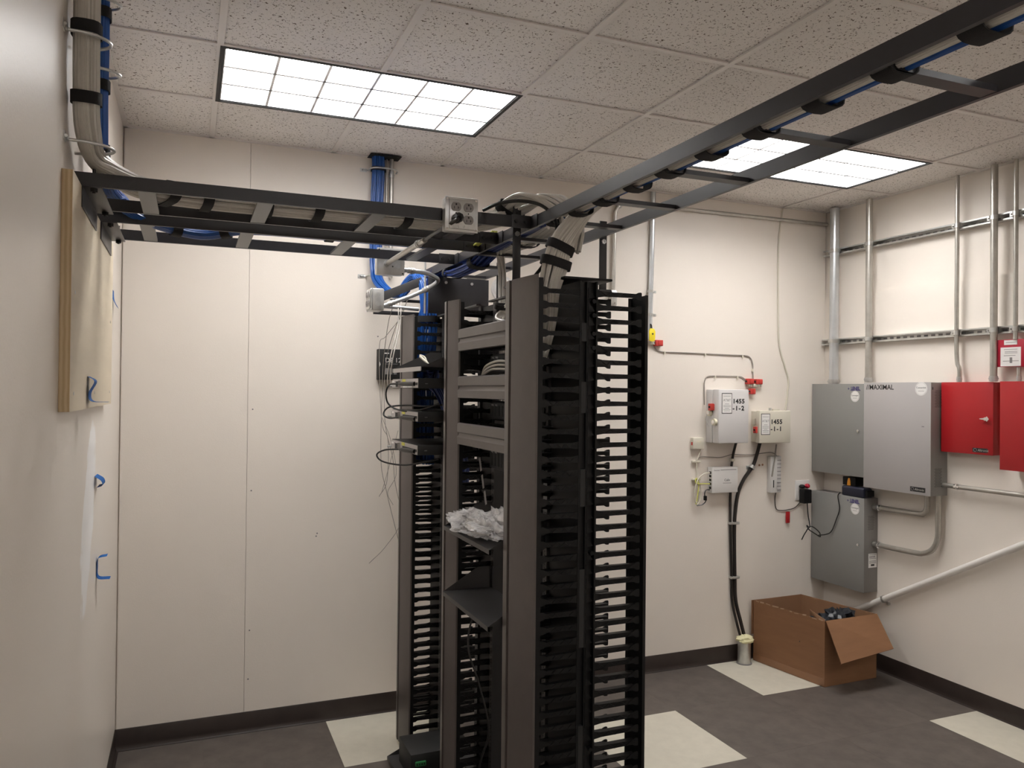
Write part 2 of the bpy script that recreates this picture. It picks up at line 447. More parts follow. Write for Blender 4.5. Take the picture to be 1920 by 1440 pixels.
floor = box(XL - 0.1, XR + 0.1, YF - 0.1, YB + 0.15, -0.12, -0.004).struct('floor', 'tile_dark')
fx = grid_edges(XL, XR, -0.005, T); fy = grid_edges(YF, YB, 0.0, T)
tile_cache = {}
def tile_mesh(w, d, h, m, name, bev=0.0):
    k = (round(w, 3), round(d, 3), m)
    if k not in tile_cache: tile_cache[k] = box(-w / 2, w / 2, -d / 2, d / 2, 0, h).mesh(name, m, bevel=bev)
    return tile_cache[k]
PALE = {(1, 0), (5, 0), (3, -1), (6, -2), (0, -3), (4, -3), (2, -5), (6, -6), (0, -7)}
for i in range(len(fx) - 1):
    for j in range(len(fy) - 1):
        x0, x1, y0, y1 = fx[i], fx[i + 1], fy[j], fy[j + 1]
        kx = round((x0 + 0.005) / T) if i else -1
        ky = round(y0 / T) if j else -9
        pale = (kx, ky) in PALE
        me = tile_mesh(x1 - x0 - 0.0008, y1 - y0 - 0.0008, 0.004, 'tile_pale' if pale else 'tile_dark', 'floor_tile')
        inst('floor_tile', me, floor, ((x0 + x1) / 2, (y0 + y1) / 2, -0.004), 'pale cream floor tile' if pale else None)

# walls: the wall itself is set back, painted sheets stand in front up to 2.44 m
wl = box(XL - 0.12, XL, YF, YB + 0.15, 0, H + 0.25).struct('wall_left', 'wall_left')
wb = box(XL - 0.12, XR + 0.15, YB + PAN, YB + 0.15, 0, H + 0.25).struct('wall_back', 'wall')
wr = box(XR + PAN, XR + 0.15, YF, YB + 0.15, 0, H + 0.25).struct('wall_right', 'wall')
wf = box(XL - 0.12, XR + 0.15, YF - 0.12, YF, 0, H + 0.25).struct('wall_front', 'wall')
sx = [XL + 0.006, 0.19, 0.19 + 1.2192, 0.19 + 2 * 1.2192, 0.19 + 3 * 1.2192, XR]
for a, b in zip(sx[:-1], sx[1:]):
    ga = 0.0009 if a < 0.5 and a > 0 else 0.0001; gb = 0.0009 if b < 0.5 else 0.0001
    box(a + ga, b - gb, YB, YB + PAN, 0, H + 0.03).part('wall_panel', 'wallboard', wb)
sy = [YB, YB - 0.66, YB - 0.66 - 1.2192, YB - 0.66 - 2 * 1.2192, YB - 0.66 - 3 * 1.2192, YF]
for a, b in zip(sy[:-1], sy[1:]):
    if a > b: box(XR, XR + PAN, b + 0.0001, a - 0.0001, 0, PANTOP).part('wall_panel', 'wallboard', wr)
def screw_heads(parent, pts, axis):
    for p in pts:
        d = Vector((0, -1, 0)) if axis == 'y' else Vector((-1, 0, 0))
        MB().disc(p, d, 0.004, 0.0012, 8).part('screw_head', 'inkgrey', parent)
screw_heads(wb, [(0.215, YB, 1.66), (0.213, YB, 1.24), (0.213, YB, 0.52), (0.209, YB, 0.27), (0.865, YB, 2.06), (0.55, YB, 1.0), (0.545, YB, 0.985)], 'y')

def baseboard(name, p, q, nrm):
    """cove base: flat strip with a toe, from p to q along the floor"""
    p, q, n = Vector(p), Vector(q), Vector(nrm)
    prof = [(0.0, 0.0), (0.018, 0.0), (0.018, 0.002), (0.009, 0.006), (0.0055, 0.014), (0.0045, 0.025), (0.0045, 0.100), (0.0025, 0.104), (0.0, 0.104)]
    vs = [p + n * a + Vector((0, 0, z)) for a, z in prof] + [q + n * a + Vector((0, 0, z)) for a, z in prof]
    k = len(prof)
    MB().add(vs, [tuple(range(k)), tuple(range(2 * k - 1, k - 1, -1))] + [(i, (i + 1) % k, k + (i + 1) % k, k + i) for i in range(k)]).struct(name, 'baseboard')
baseboard('baseboard_back', (XL, YB, 0), (XR, YB, 0), (0, -1, 0))
baseboard('baseboard_right', (XR, YB, 0), (XR, YF, 0), (-1, 0, 0))
baseboard('baseboard_left', (XL, YF, 0), (XL, YB, 0), (1, 0, 0))
baseboard('baseboard_front', (XL, YF, 0), (XR, YF, 0), (0, 1, 0))

# ceiling: tee grid with lay-in tiles and troffers
ceil = box(XL - 0.12, XR + 0.15, YF - 0.12, YB + 0.15, H + 0.22, H + 0.26).struct('ceiling', 'blackmatte')
cx = grid_edges(XL, XR, 0.0, T); cy = grid_edges(YF, YB, 0.0, T)
LIGHTS = [(0, -1, 'ceiling light nearest the left wall'), (4, -1, 'ceiling light beyond the black ladder'), (0, -7, ''), (4, -7, '')]
lit = {(kx + d, ky) for kx, ky, _ in LIGHTS for d in (0, 1)}
def tee(a, b, along):
    w = 0.012
    if along == 'y':                                   # cut where a troffer sits across the line
        cuts = sorted((ky * T, ky * T + T) for kx, ky, _ in LIGHTS if abs((kx + 1) * T - a) < 0.01)
        mb = MB(); y = YF
        for c0, c1 in cuts + [(YB + PAN, 0)]:
            mb.box(a - w, a + w, y, c0, H - 0.001, H + 0.006).box(a - 0.001, a + 0.001, y, c0, H + 0.006, H + 0.035); y = c1
        return mb
    return box(XL, XR + PAN, a - w, a + w, H - 0.0005, H + 0.0055).box(XL, XR, a - 0.001, a + 0.001, H + 0.0055, H + 0.035)
for a in cx[1:-1]: tee(a, 0, 'y').part('ceiling_tee', 'tgrid', ceil)
for a in cy[1:-1]: tee(a, 0, 'x').part('ceiling_tee', 'tgrid', ceil)
mb = MB().box(XL, XL + 0.02, YF, YB, H - 0.001, H + 0.006).box(XR - 0.02, XR + PAN, YF, YB, H - 0.001, H + 0.006).box(XL, XR, YB - 0.02, YB + PAN, H - 0.001, H + 0.006).box(XL, XR, YF, YF + 0.02, H - 0.001, H + 0.006)
mb.part('wall_angle', 'tgrid', ceil)
for i in range(len(cx) - 1):
    for j in range(len(cy) - 1):
        kx = round(cx[i] / T) if i else -1; ky = round(cy[j] / T) if j else -9
        if (kx, ky) in lit: continue
        w, d = cx[i + 1] - cx[i] - 0.006, cy[j + 1] - cy[j] - 0.006
        inst('ceiling_tile', tile_mesh(w, d, 0.016, 'ceiling', 'ceiling_tile', 0.003), ceil, ((cx[i] + cx[i + 1]) / 2, (cy[j] + cy[j + 1]) / 2, H + 0.0062))

lamp_labels = ['black framed fluorescent troffer with six by three louver, nearest the left wall',
               'fluorescent troffer in the ceiling behind the black ladder rail, toward the right wall',
               'fluorescent troffer out of view behind the camera, left row', 'fluorescent troffer out of view behind the camera, right row']
proto = None
def troffer(kx, ky, label):
    x0, y0 = kx * T, ky * T; x1, y1 = x0 + 2 * T, y0 + T; zt = H + 0.10
    t = thing('ceiling_light', label, 'ceiling light', ((x0 + x1) / 2, (y0 + y1) / 2, H), 'fluorescent ceiling troffers')
    f = 0.016
    MB().box(x0, x1, y0, y0 + f, H - 0.003, H + 0.03).box(x0, x1, y1 - f, y1, H - 0.003, H + 0.03).box(x0, x0 + f, y0 + f, y1 - f, H - 0.003, H + 0.03).box(x1 - f, x1, y0 + f, y1 - f, H - 0.003, H + 0.03).part('frame', 'blackmatte', t)
    g = f + 0.002
    MB().box(x0 + g, x1 - g, y0 + g, y0 + g + 0.004, H + 0.002, zt).box(x0 + g, x1 - g, y1 - g - 0.004, y1 - g, H + 0.002, zt).box(x0 + g, x0 + g + 0.004, y0 + g, y1 - g, H + 0.002, zt).box(x1 - g - 0.004, x1 - g, y0 + g, y1 - g, H + 0.002, zt).part('housing', 'louver', t)
    for k in range(1, 6):
        a = x0 + g + (x1 - x0 - 2 * g) * k / 6
        MB().prism([(a - 0.0055, H + 0.004), (a + 0.0055, H + 0.004), (a + 0.006, H + 0.062), (a - 0.006, H + 0.062)], 'y', y0 + g, y1 - g).part('louver_blade', 'louver', t)
    for k in range(1, 3):
        a = y0 + g + (y1 - y0 - 2 * g) * k / 3
        MB().prism([(a - 0.0075, H + 0.004), (a + 0.0075, H + 0.004), (a + 0.008, H + 0.062), (a - 0.008, H + 0.062)], 'x', x0 + g, x1 - g).part('louver_blade', 'louver', t)
    box(x0 + g, x1 - g, y0 + g, y1 - g, zt, zt + 0.004).part('glowing_panel', 'lamp', t)
for (kx, ky, _), lb in zip(LIGHTS, lamp_labels): troffer(kx, ky, lb)
#@@PART2@@

# ------------------------------------------------------------------ plywood on the left wall, ladders
PLX = XL + 0.026
ply = thing('plywood_backboard', 'unpainted plywood board screwed to the left wall under the ladder ends', 'plywood board', (XL, -0.80, 1.703))
py0, py1 = -1.40, -0.22
box(XL + 0.0006, PLX, py0, py1, 1.703, 2.331).part('edge_plies', 'ply_edge', ply)
box(PLX, PLX + 0.001, py0, py1, 1.703, 2.331).part('face_veneer', 'ply_face', ply)
for y, z in ((-1.33, 1.75), (-0.30, 1.75), (-0.82, 1.75), (-1.33, 2.02), (-0.30, 2.02)):
    MB().disc((PLX + 0.001, y, z), (1, 0, 0), 0.005, 0.0012, 10).part('screw_head', 'zinc', ply)

def tape_tag(label, y, z, pts):
    t = thing('tape_scrap', label, 'tape', (XL, y, z), 'scraps of blue tape on the left wall')
    return t
def tape(label, x, pts, w, curl):
    """a strip of blue tape, its free end curling off the wall: pts are (y, z, lift)"""
    mb = MB()
    P = cr([(x + l, y, z) for y, z, l in pts], 5)
    vs, fs = [], []
    for p in P:
        vs += [p + Vector((0, -w / 2, 0)), p + Vector((0, w / 2, 0)), p + Vector((0.0006, w / 2, 0)), p + Vector((0.0006, -w / 2, 0))]
    for i in range(len(P) - 1):
        for j in range(4): fs.append((4 * i + j, 4 * i + (j + 1) % 4, 4 * i + 4 + (j + 1) % 4, 4 * i + 4 + j))
    fs += [(0, 1, 2, 3), (4 * len(P) - 1, 4 * len(P) - 2, 4 * len(P) - 3, 4 * len(P) - 4)]
    mb.add(vs, fs, True).solo('tape_scrap', 'bluetape', label, 'tape', 'scraps of blue tape')
tape('blue tape scrap on the left wall near the corner, level with the rack tops', XL, [(0.105, 2.19, 0.001), (0.105, 2.15, 0.004), (0.115, 2.115, 0.020)], 0.10, 0)
tape('curled blue tape scrap stuck on the lower plywood board', PLX + 0.001, [(-1.0, 1.80, 0.001), (-1.0, 1.785, 0.020), (-1.01, 1.75, 0.006), (-1.0, 1.725, 0.012), (-0.985, 1.722, 0.055)], 0.075, 0)
tape('small folded blue tape scrap on the left wall beside the white filler patch', XL, [(-0.47, 1.445, 0.001), (-0.47, 1.43, 0.022), (-0.47, 1.412, 0.026), (-0.47, 1.405, 0.008)], 0.10, 0)
tape('lowest blue tape scrap on the left wall, hooked outward at both ends', XL, [(-0.385, 1.135, 0.035), (-0.39, 1.128, 0.006), (-0.39, 1.09, 0.002), (-0.39, 1.055, 0.006), (-0.38, 1.048, 0.045)], 0.05, 0)

SH, SW = 0.039, 0.0115                                  # ladder stringer height and width
ZB = 2.333                                              # underside of the ladders
def ladder(label, axis, a0, a1, r0, r1, rungs, group):
    """two stringers along an axis from a0 to a1 at r0 and r1, rungs between"""
    b = ((a0 + a1) / 2, (r0 + r1) / 2, ZB) if axis == 'x' else ((r0 + r1) / 2, (a0 + a1) / 2, ZB)
    t = thing('cable_ladder', label, 'cable ladder', b, group)
    for r in (r0, r1 - SW):
        (box(a0, a1, r, r + SW, ZB, ZB + SH) if axis == 'x' else box(r, r + SW, a0, a1, ZB, ZB + SH)).part('stringer', 'blacksteel', t)
    for k in rungs:
        (box(k - 0.0235, k + 0.0235, r0 + SW, r1 - SW, ZB + 0.001, ZB + 0.010) if axis == 'x' else box(r0 + SW, r1 - SW, k - 0.017, k + 0.017, ZB + 0.001, ZB + 0.013)).part('rung', 'rungsheen' if axis == 'x' else 'blacksteel', t)
    return t
PY0, PY1, QY0, QY1, MX0, MX1 = -1.215, -0.885, -0.705, -0.355, 1.000, 1.300
ladder('black steel cable ladder from plywood to racks, the nearer one, under the white cables', 'x', XL + 0.006, MX0, PY0, PY1, [-0.213, 0.117, 0.47, 0.80], 'cable ladders along the room')
ladder('black steel cable ladder from plywood to racks, the farther one, carrying blue cable', 'x', XL + 0.006, MX0, QY0, QY1, [-0.235, 0.098, 0.473, 0.80], 'cable ladders along the room')
ladder('long black steel cable ladder running overhead from above the racks toward the camera', 'y', -4.9, 0.50, MX0, MX1, [0.36, 0.03, -0.30, -0.63, -0.98, -1.32, -1.65, -1.99, -2.34, -2.69, -3.04, -3.39, -3.74, -4.09, -4.44], 'cable ladders')
for y0, y1, lb in ((PY0 - 0.01, PY1 + 0.03, 'dark steel angle bracket under the near ladder end at the plywood'), (QY0 - 0.01, QY1 + 0.02, 'dark steel angle bracket under the far ladder end at the plywood')):
    t = thing('wall_bracket', lb, 'bracket', (PLX, (y0 + y1) / 2, ZB - 0.06), 'ladder wall brackets')
    box(PLX + 0.001, PLX + 0.005, y0, y1, ZB - 0.062, ZB - 0.001).part('wall_leg', 'blacksteel', t, bevel=0.001)
    box(PLX + 0.001, PLX + 0.052, y0, y1, ZB - 0.0045, ZB - 0.0005).part('shelf_leg', 'blacksteel', t, bevel=0.001)
    for y in (y0 + 0.015, y1 - 0.03):
        MB().tube([(PLX + 0.03, y, ZB - 0.018), (PLX + 0.03, y, ZB + SH + 0.012)], 0.0045, 8).tube([(PLX + 0.03, y, ZB - 0.015), (PLX + 0.03, y, ZB - 0.0045)], 0.010, 6).part('bolt', 'blackmatte', t)
# splice straps where the short ladders meet the long one
for y, lb in ((PY0 + SW / 2, 'black splice clamp joining the near ladder stringer to the long ladder'), (PY1 - SW / 2, 'black splice clamp on the inner stringer of the near ladder'), (QY0 + SW / 2, 'black splice clamp on the inner stringer of the far ladder'), (QY1 - SW / 2, 'black splice clamp at the back stringer of the far ladder')):
    t = thing('splice_clamp', lb, 'clamp', (MX0 - 0.03, y, ZB - 0.004), 'ladder splice clamps')
    box(MX0 - 0.075, MX0 - 0.002, y - 0.010, y - 0.0062, ZB - 0.003, ZB + SH + 0.003).part('clamp_plate', 'blacksteel', t, bevel=0.001)
    box(MX0 - 0.0045, MX0 - 0.0005, y - 0.06, y + 0.03, ZB - 0.003, ZB + SH + 0.003).part('clamp_ear', 'blacksteel', t, bevel=0.001)
    for x in (MX0 - 0.06, MX0 - 0.025): MB().disc((x, y - 0.010, ZB + SH / 2), (0, -1, 0), 0.007, 0.006, 6).part('bolt', 'blackmatte', t)

def post(label, x, y, z0, z1):
    t = thing('ladder_support_post', label, 'support post', (x, y, z0), 'posts holding the long ladder above the racks')
    box(x - 0.015, x + 0.015, y - 0.0025, y + 0.0025, z0 + 0.003, z1).part('post', 'blacksteel', t, bevel=0.001)
    box(x - 0.025, x + 0.025, y - 0.02, y + 0.03, z0, z0 + 0.003).part('foot', 'blacksteel', t)
    MB().disc((x - 0.002, y - 0.0025, z1 - 0.028), (0, -1, 0), 0.004, 0.0006, 10).part('hole', 'slot', t)
    for z in (ZB + SH + 0.007, ZB - 0.010):
        MB().tube([(x, y - 0.010, z), (x, y + 0.012, z)], 0.004, 8).tube([(x, y - 0.010, z), (x, y - 0.003, z)], 0.009, 6).part('bolt', 'zinc', t)
post('black slotted post at the near rack top, beside the white cable loops', 0.972, -1.15, 2.142, 2.425)
post('black slotted post behind the far rail of the long ladder, right of the rack top', 1.318, -1.15, 2.142, 2.40)
post('black slotted post near the back of the racks, behind the hanging grey cables', 1.318, -0.10, 2.142, 2.40)

# ------------------------------------------------------------------ racks and their cable managers
ZT = 2.135
XF, XR_ = 0.90, 1.312                                   # front and rear planes of the row
BAYS = [(-1.255, -0.712), (-0.572, -0.012)]             # near bay, far bay (y)
def rack(y0, y1, label):
    t = thing('equipment_rack', label, 'rack', (1.09, (y0 + y1) / 2, 0), 'two post racks')
    for y, s in ((y0 + 0.002, 1), (y1 - 0.002, -1)):
        a, b = sorted((y, y + s * 0.032)); w0, w1 = sorted((y, y + s * 0.004))
        MB().box(1.052, 1.056, a, b, 0.004, ZT - 0.006).box(1.124, 1.128, a, b, 0.004, ZT - 0.006).box(1.056, 1.124, w0, w1, 0.004, ZT - 0.006).part('upright', 'shelf', t)
        hb = MB()
        for k in range(44):
            for d in (-0.016, 0, 0.016): hb.disc((1.052, (a + b) / 2, 0.12 + k * 0.04445 + d), (-1, 0, 0), 0.003, 0.0004, 6)
        hb.part('mounting_holes', 'slot', t, kind='stuff')
    for x0, x1 in ((1.03, 1.05), (1.13, 1.15)):
        MB().box(x0, x1, y0, y1, ZT - 0.006, ZT).part('top_angle', 'shelf', t)
    box(0.965, 1.05, y0 + 0.002, y1 - 0.002, 0, 0.004).part('base_plate', 'shelf', t)
    box(1.13, 1.215, y0 + 0.002, y1 - 0.002, 0, 0.004).part('base_plate', 'shelf', t)
    return t
rack(*BAYS[0], 'black two post rack bay nearest the camera, with brown cable covers and shelves')
rack(*BAYS[1], 'black two post rack bay farther back, holding the three switches')

PITCH = 0.04445
def finger_mesh(front, near):
    """one plastic finger: beam from spine out to a T tip, with a ribbed flange turned to the inside"""
    sx_, sy_ = (-1, 1)[not front], (1, -1)[not near]
    L = 0.130 if front else 0.165
    mb = MB()
    poly = [(0, -0.012), (0.025, -0.0085), (L - 0.022, -0.0070), (L - 0.012, -0.0125), (L - 0.002, -0.013), (L, -0.009), (L, 0.010), (L - 0.003, 0.0125), (L - 0.012, 0.0115), (L - 0.022, 0.0068), (0.02, 0.0082), (0, 0.012)]
    mb.prism([(sx_ * x, z) for x, z in poly], 'y', 0, sy_ * 0.0035)
    xa, xb = sorted((0, sx_ * (L - 0.012))); ya, yb = sorted((sy_ * 0.0035, sy_ * 0.022))
    mb.box(xa, xb, ya, yb, 0.0045, 0.0066)
    for k in range(6):                                   # zigzag ribs under the flange, proud of the beam
        x = 0.014 + k * (L - 0.04) / 6; x2 = x + (L - 0.04) / 6
        za, zb = (-0.0065, 0.0058) if k % 2 else (0.0058, -0.0065)
        y = -sy_ * 0.001
        mb.bar((sx_ * x, y, za), (sx_ * x2, y, zb), 0.003, 0.0022, up=(0, 0, 1))
    return mb.mesh('finger', 'blackplastic')
FING = {(f, n): finger_mesh(f, n) for f in (True, False) for n in (True, False)}
gus = MB().prism([(0, 0), (0.024, 0.004), (0, 0.034)], 'y', 0, 0.012).mesh('gusset', 'blackplastic')
def manager(y0, y1, label, seen_side):
    t = thing('vertical_cable_manager', label, 'cable manager', (1.09, (y0 + y1) / 2, 0), 'vertical cable managers with fingers')
    MB().box(1.060, 1.066, y0 + 0.004, y1 - 0.004, 0.03, ZT - 0.012).box(1.119, 1.125, y0 + 0.004, y1 - 0.004, 0.03, ZT - 0.012).box(1.066, 1.119, y0 + 0.022, y0 + 0.028, 0.03, ZT - 0.012).box(1.066, 1.119, y1 - 0.028, y1 - 0.022, 0.03, ZT - 0.012).box(1.089, 1.094, y0 + 0.012, y0 + 0.022, 0.03, ZT - 0.012).part('spine', 'blackplastic', t)
    d0, d1 = y1 - (0.042 if seen_side else 0.036), y0                              # cover: lip strip on the far edge, groove, broad face
    prof = [(XF + 0.004, y1), (XF - 0.010, y1 - 0.001), (XF - 0.014, d0 + 0.002), (XF - 0.014, d0 - 0.001), (XF + 0.006, d0 - 0.004), (XF + 0.006, d0 - 0.010), (XF - 0.012, d0 - 0.016),
            (XF - 0.007, y0 + (y1 - y0) * 0.5), (XF + 0.001, y0 + (y1 - y0) * 0.2), (XF + 0.008, y0 + 0.003), (XF + 0.014, y0 + 0.001), (XF + 0.014, y0 + 0.004), (XF + 0.012, y0 + 0.008), (XF + 0.010, d0 - 0.016), (XF + 0.010, d0), (XF + 0.004, y1 - 0.006), (XF + 0.012, y1 - 0.004), (XF + 0.012, y1)]
    MB().prism(prof, 'z', 0.03, ZT).part('front_cover', 'door', t, label='brown grey channelled front cover')
    box(XF + 0.0145, XF + 0.030, y0 + 0.0015, y0 + 0.0045, 0.03, ZT - 0.01).part('hinge_channel', 'blackplastic', t)
    e = y0 + (y1 - y0) * 0.5
    prof = [(XR_ - 0.012, y0), (XR_, y0 + 0.002), (XR_ + 0.006, y0 + 0.02), (XR_ + 0.006, e - 0.01), (XR_, e), (XR_ - 0.012, e), (XR_ - 0.012, e - 0.004), (XR_ - 0.004, e - 0.006), (XR_ - 0.004, y0 + 0.006), (XR_ - 0.012, y0 + 0.004)]
    MB().prism(prof, 'z', 0.03, ZT - 0.045).part('rear_cover', 'blackplastic', t)
    MB().box(0.955, 1.225, y0 + 0.002, y1 - 0.002, 0, 0.012).box(1.05, 1.135, y0 + 0.01, y1 - 0.01, 0.012, 0.03).part('foot_plate', 'blackplastic', t)
    z = 0.13
    while z < ZT - 0.03:
        for f in (True, False):
            for n in (True, False):
                inst('finger', FING[(f, n)], t, (1.060 if f else 1.125, y0 + 0.006 if n else y1 - 0.006, z))
        if seen_side:
            inst('gusset', gus, t, (1.094, y0 + 0.010, z - 0.017)); 
        z += PITCH
    if seen_side:
        for z in (2.06, 2.015, 1.955, 1.91, 1.25, 0.62):
            MB().tube([(1.112, y0 + 0.004, z), (1.112, y0 + 0.024, z)], 0.007, 12).part('boss', 'blackplastic', t)
        for z0, z1 in ((1.93, 1.99), (1.70, 1.80), (1.40, 1.52), (0.95, 1.20), (0.55, 0.70)):
            box(1.069, 1.086, y0 + 0.008, y0 + 0.022, z0, z1).part('latch_rail', 'blackmatte', t)
    return t
manager(-1.475, -1.255, 'black fingered vertical cable manager at the near end of the racks', True)
manager(-0.712, -0.572, 'black fingered vertical cable manager between the two rack bays', False)
manager(-0.012, 0.168, 'black fingered vertical cable manager at the far end, closest to the back wall', False)
box(1.015, 1.190, -1.45, -1.27, ZT - 0.004, ZT + 0.004).solo('top_tray', 'blackplastic', 'thin black top tray lying over the near cable manager', 'tray', bevel=0.002)
box(0.945, 1.05, -1.24, -1.10, ZT + 0.0005, ZT + 0.007).solo('mounting_plate', 'shelf', 'flat black plate on top of the near rack under the corner post', 'mounting plate')
box(1.14, 1.345, -1.17, -1.125, ZT + 0.0005, ZT + 0.007).solo('mounting_plate', 'shelf', 'narrow black plate reaching from the near rack top to the post behind', 'mounting plate')
box(1.28, 1.345, -0.14, -0.05, ZT + 0.0005, ZT + 0.007).solo('mounting_plate', 'shelf', 'flat black plate on the far rack top under the rear post', 'mounting plate')

def cover_panel(z0, z1, label):
    y0, y1 = BAYS[0][0] + 0.003, BAYS[0][1] - 0.003; zm = (z0 + z1) / 2
    t = thing('horizontal_cable_manager', label, 'cable manager', (0.97, (y0 + y1) / 2, z0), 'brown horizontal cable covers')
    prof = [(XF + 0.016, z0), (XF + 0.004, z0 + 0.002), (XF + 0.002, zm - 0.014), (XF + 0.010, zm - 0.004), (XF + 0.010, zm + 0.003), (XF + 0.003, zm + 0.007), (XF + 0.003, z1 - 0.005), (XF + 0.009, z1), (XF + 0.016, z1), (XF + 0.016, z1 - 0.003), (XF + 0.012, z1 - 0.004), (XF + 0.012, z0 + 0.004), (XF + 0.016, z0 + 0.003)]
    MB().prism(prof, 'y', y0, y1).part('cover', 'cover', t, label='brown grey ribbed cover')
    box(1.040, 1.050, y0, y1, z0 + 0.002, z1 - 0.002).part('back_plate', 'blackplastic', t)
    for k in range(6):
        y = y0 + 0.03 + k * (y1 - y0 - 0.06) / 5
        MB().box(0.917, 1.040, y - 0.002, y + 0.002, z0 + 0.006, z0 + 0.014).box(0.917, 1.040, y - 0.002, y + 0.002, z1 - 0.014, z1 - 0.006).part('duct_finger', 'blackplastic', t)
cover_panel(1.925, 2.014, 'highest brown grey horizontal cable cover in the near rack bay')
cover_panel(1.738, 1.825, 'second brown grey horizontal cable cover, with grey cables lying on top of it')
cover_panel(1.553, 1.640, 'lowest brown grey horizontal cable cover, above the bag shelf')
def patch(z0, z1, label):
    y0, y1 = BAYS[0][0] + 0.02, BAYS[0][1] - 0.02
    t = thing('patch_bay', label, 'patch panel', (1.05, (y0 + y1) / 2, z0), 'black patch panels in the near rack bay')
    box(1.045, 1.0515, y0, y1, z0, z1).part('face_plate', 'blackplastic', t, bevel=0.001)
    box(1.025, 1.045, y0 + 0.03, y1 - 0.03, z0 + 0.008, z1 - 0.008).part('port_block', 'blackmatte', t)
    for k in range(12): box(1.0235, 1.025, y0 + 0.045 + k * 0.036, y0 + 0.065 + k * 0.036, z0 + 0.018, z1 - 0.018).part('port', 'slot', t)
    for y in (y1 - 0.10, y1 - 0.06): box(1.0238, 1.025, y - 0.012, y + 0.012, z1 - 0.020, z1 - 0.0125).part('label_strip', 'inkgrey', t)
patch(1.835, 1.915, 'black patch panel between the first and second brown covers')
patch(1.650, 1.728, 'black patch panel between the second and third brown covers')
patch(1.455, 1.543, 'black patch panel just below the lowest brown cover')

def shelf(bay, z, xf, label, depth=None):
    y0, y1 = bay[0] + 0.020, bay[1] - 0.020
    t = thing('rack_shelf', label, 'shelf', (0.95, (y0 + y1) / 2, z), 'black cantilever shelves')
    MB().box(xf, 1.050, y0, y1, z - 0.0015, z).part('tray', 'shelf', t)
    box(xf - 0.0015, xf, y0, y1, z - 0.016, z).part('front_lip', 'shelf', t)
    for y in (y0, y1 - 0.0015):
        MB().prism([(xf, z - 0.002), (1.050, z - 0.002), (1.050, z + 0.085), (0.99, z + 0.085), (xf + 0.005, z + 0.002)], 'y', y, y + 0.0015).part('side_flange', 'shelf', t)
    for y in (bay[0] + 0.004, bay[1] - 0.034): box(1.0485, 1.0515, y, y + 0.030, z - 0.002, z + 0.085).part('mounting_ear', 'shelf', t)
    return t
shelf(BAYS[0], 1.234, 0.848, 'upper black steel shelf in the near rack bay, holding a plastic bag')
shelf(BAYS[0], 0.976, 0.846, 'empty lower black steel shelf in the near rack bay')
shelf(BAYS[1], 1.866, 0.800, 'black shelf in the far rack bay above the switches, with silver front edge')
box(0.7975, 0.7985, -0.545, -0.07, 1.848, 1.867).solo('label_strip', 'silverpanel', 'silver strip along the front edge of the shelf above the switches', 'label strip')
shelf(BAYS[1], 0.034, 0.80, 'lowest black shelf in the far rack bay, under the small power unit')

# ------------------------------------------------------------------ switches in the far bay
def switch(z, label):
    y0, y1 = -0.500, -0.050; x0, x1 = 0.80, 1.10; h = 0.043
    t = thing('network_switch', label, 'switch', (0.95, (y0 + y1) / 2, z), 'rack switches')
    MB().box(x0 + 0.001, x1, y0, y1, z, z + h).part('chassis', 'blackmatte', t, bevel=0.001)
    box(x0, x0 + 0.001, y0 + 0.003, y1 - 0.003, z + 0.002, z + h - 0.002).part('rear_panel', 'silverpanel', t, label='silver rear panel with labels')
    box(x0 - 0.012, x0, y1 - 0.15, y1 - 0.03, z + 0.004, z + h - 0.008).part('power_supply', 'silverpanel', t, label='metallic grey power supply')
    box(x0 - 0.0128, x0 - 0.012, y1 - 0.15, y1 - 0.11, z + 0.006, z + h - 0.012).part('fan_grille', 'slot', t)
    box(x0 - 0.0006, x0, y0 + 0.01, y1 - 0.20, z + 0.013, z + 0.024).part('port_recess', 'slot', t)
    box(x0 - 0.001, x0, -0.29, -0.235, z + 0.026, z + 0.040).part('sticker', 'gold', t, label='yellow sticker')
    box(x0 - 0.001, x0, -0.40, -0.34, z + 0.003, z + 0.012).part('sticker', 'paper', t, label='white sticker')
    box(x0 - 0.001, x0, -0.33, -0.25, z + 0.003, z + 0.012).part('sticker', 'paper', t, label='white sticker')
    box(x0 - 0.0135, x0 - 0.012, y1 - 0.085, y1 - 0.05, z + 0.026, z + 0.034).part('sticker', 'paper', t, label='white sticker')
    MB().cyl((x0 - 0.03, y1 - 0.035, z + 0.010), (x0 - 0.012, y1 - 0.035, z + 0.010), 0.005, 10).part('thumb_screw', 'zinc', t)
    for x in (0.83, 0.99): box(x, x + 0.012, y0 - 0.0012, y0, z + 0.018, z + 0.021).part('case_screw', 'inkgrey', t)
    for y in (y0 - 0.052, y1): box(1.046, 1.0515, y, y + 0.052, z, z + h).part('mounting_ear', 'blackmatte', t)
    return t
SZ = (1.776, 1.634, 1.493)
for z, lb in zip(SZ, ('topmost black switch in the far rack bay, silver rear toward the plywood wall', 'middle black switch of the far rack bay, its cord looping up', 'lowest black switch in the far rack bay, its cord looping down')): switch(z, lb)
def cord(label, pts, r=0.0038, m='black_cable', name='power_cable', cat='power cord', plug=None, n=8):
    t = thing(name, label, cat, pts[0])
    MB().tube(cr(pts, 8), r, n).part('cord', m, t)
    if plug:
        p, q, rr = plug; MB().tube([p, Vector(p).lerp(Vector(q), 0.75), q], rr, 10, rr=[rr, rr, rr * 0.55]).part('plug', m, t)
    return t
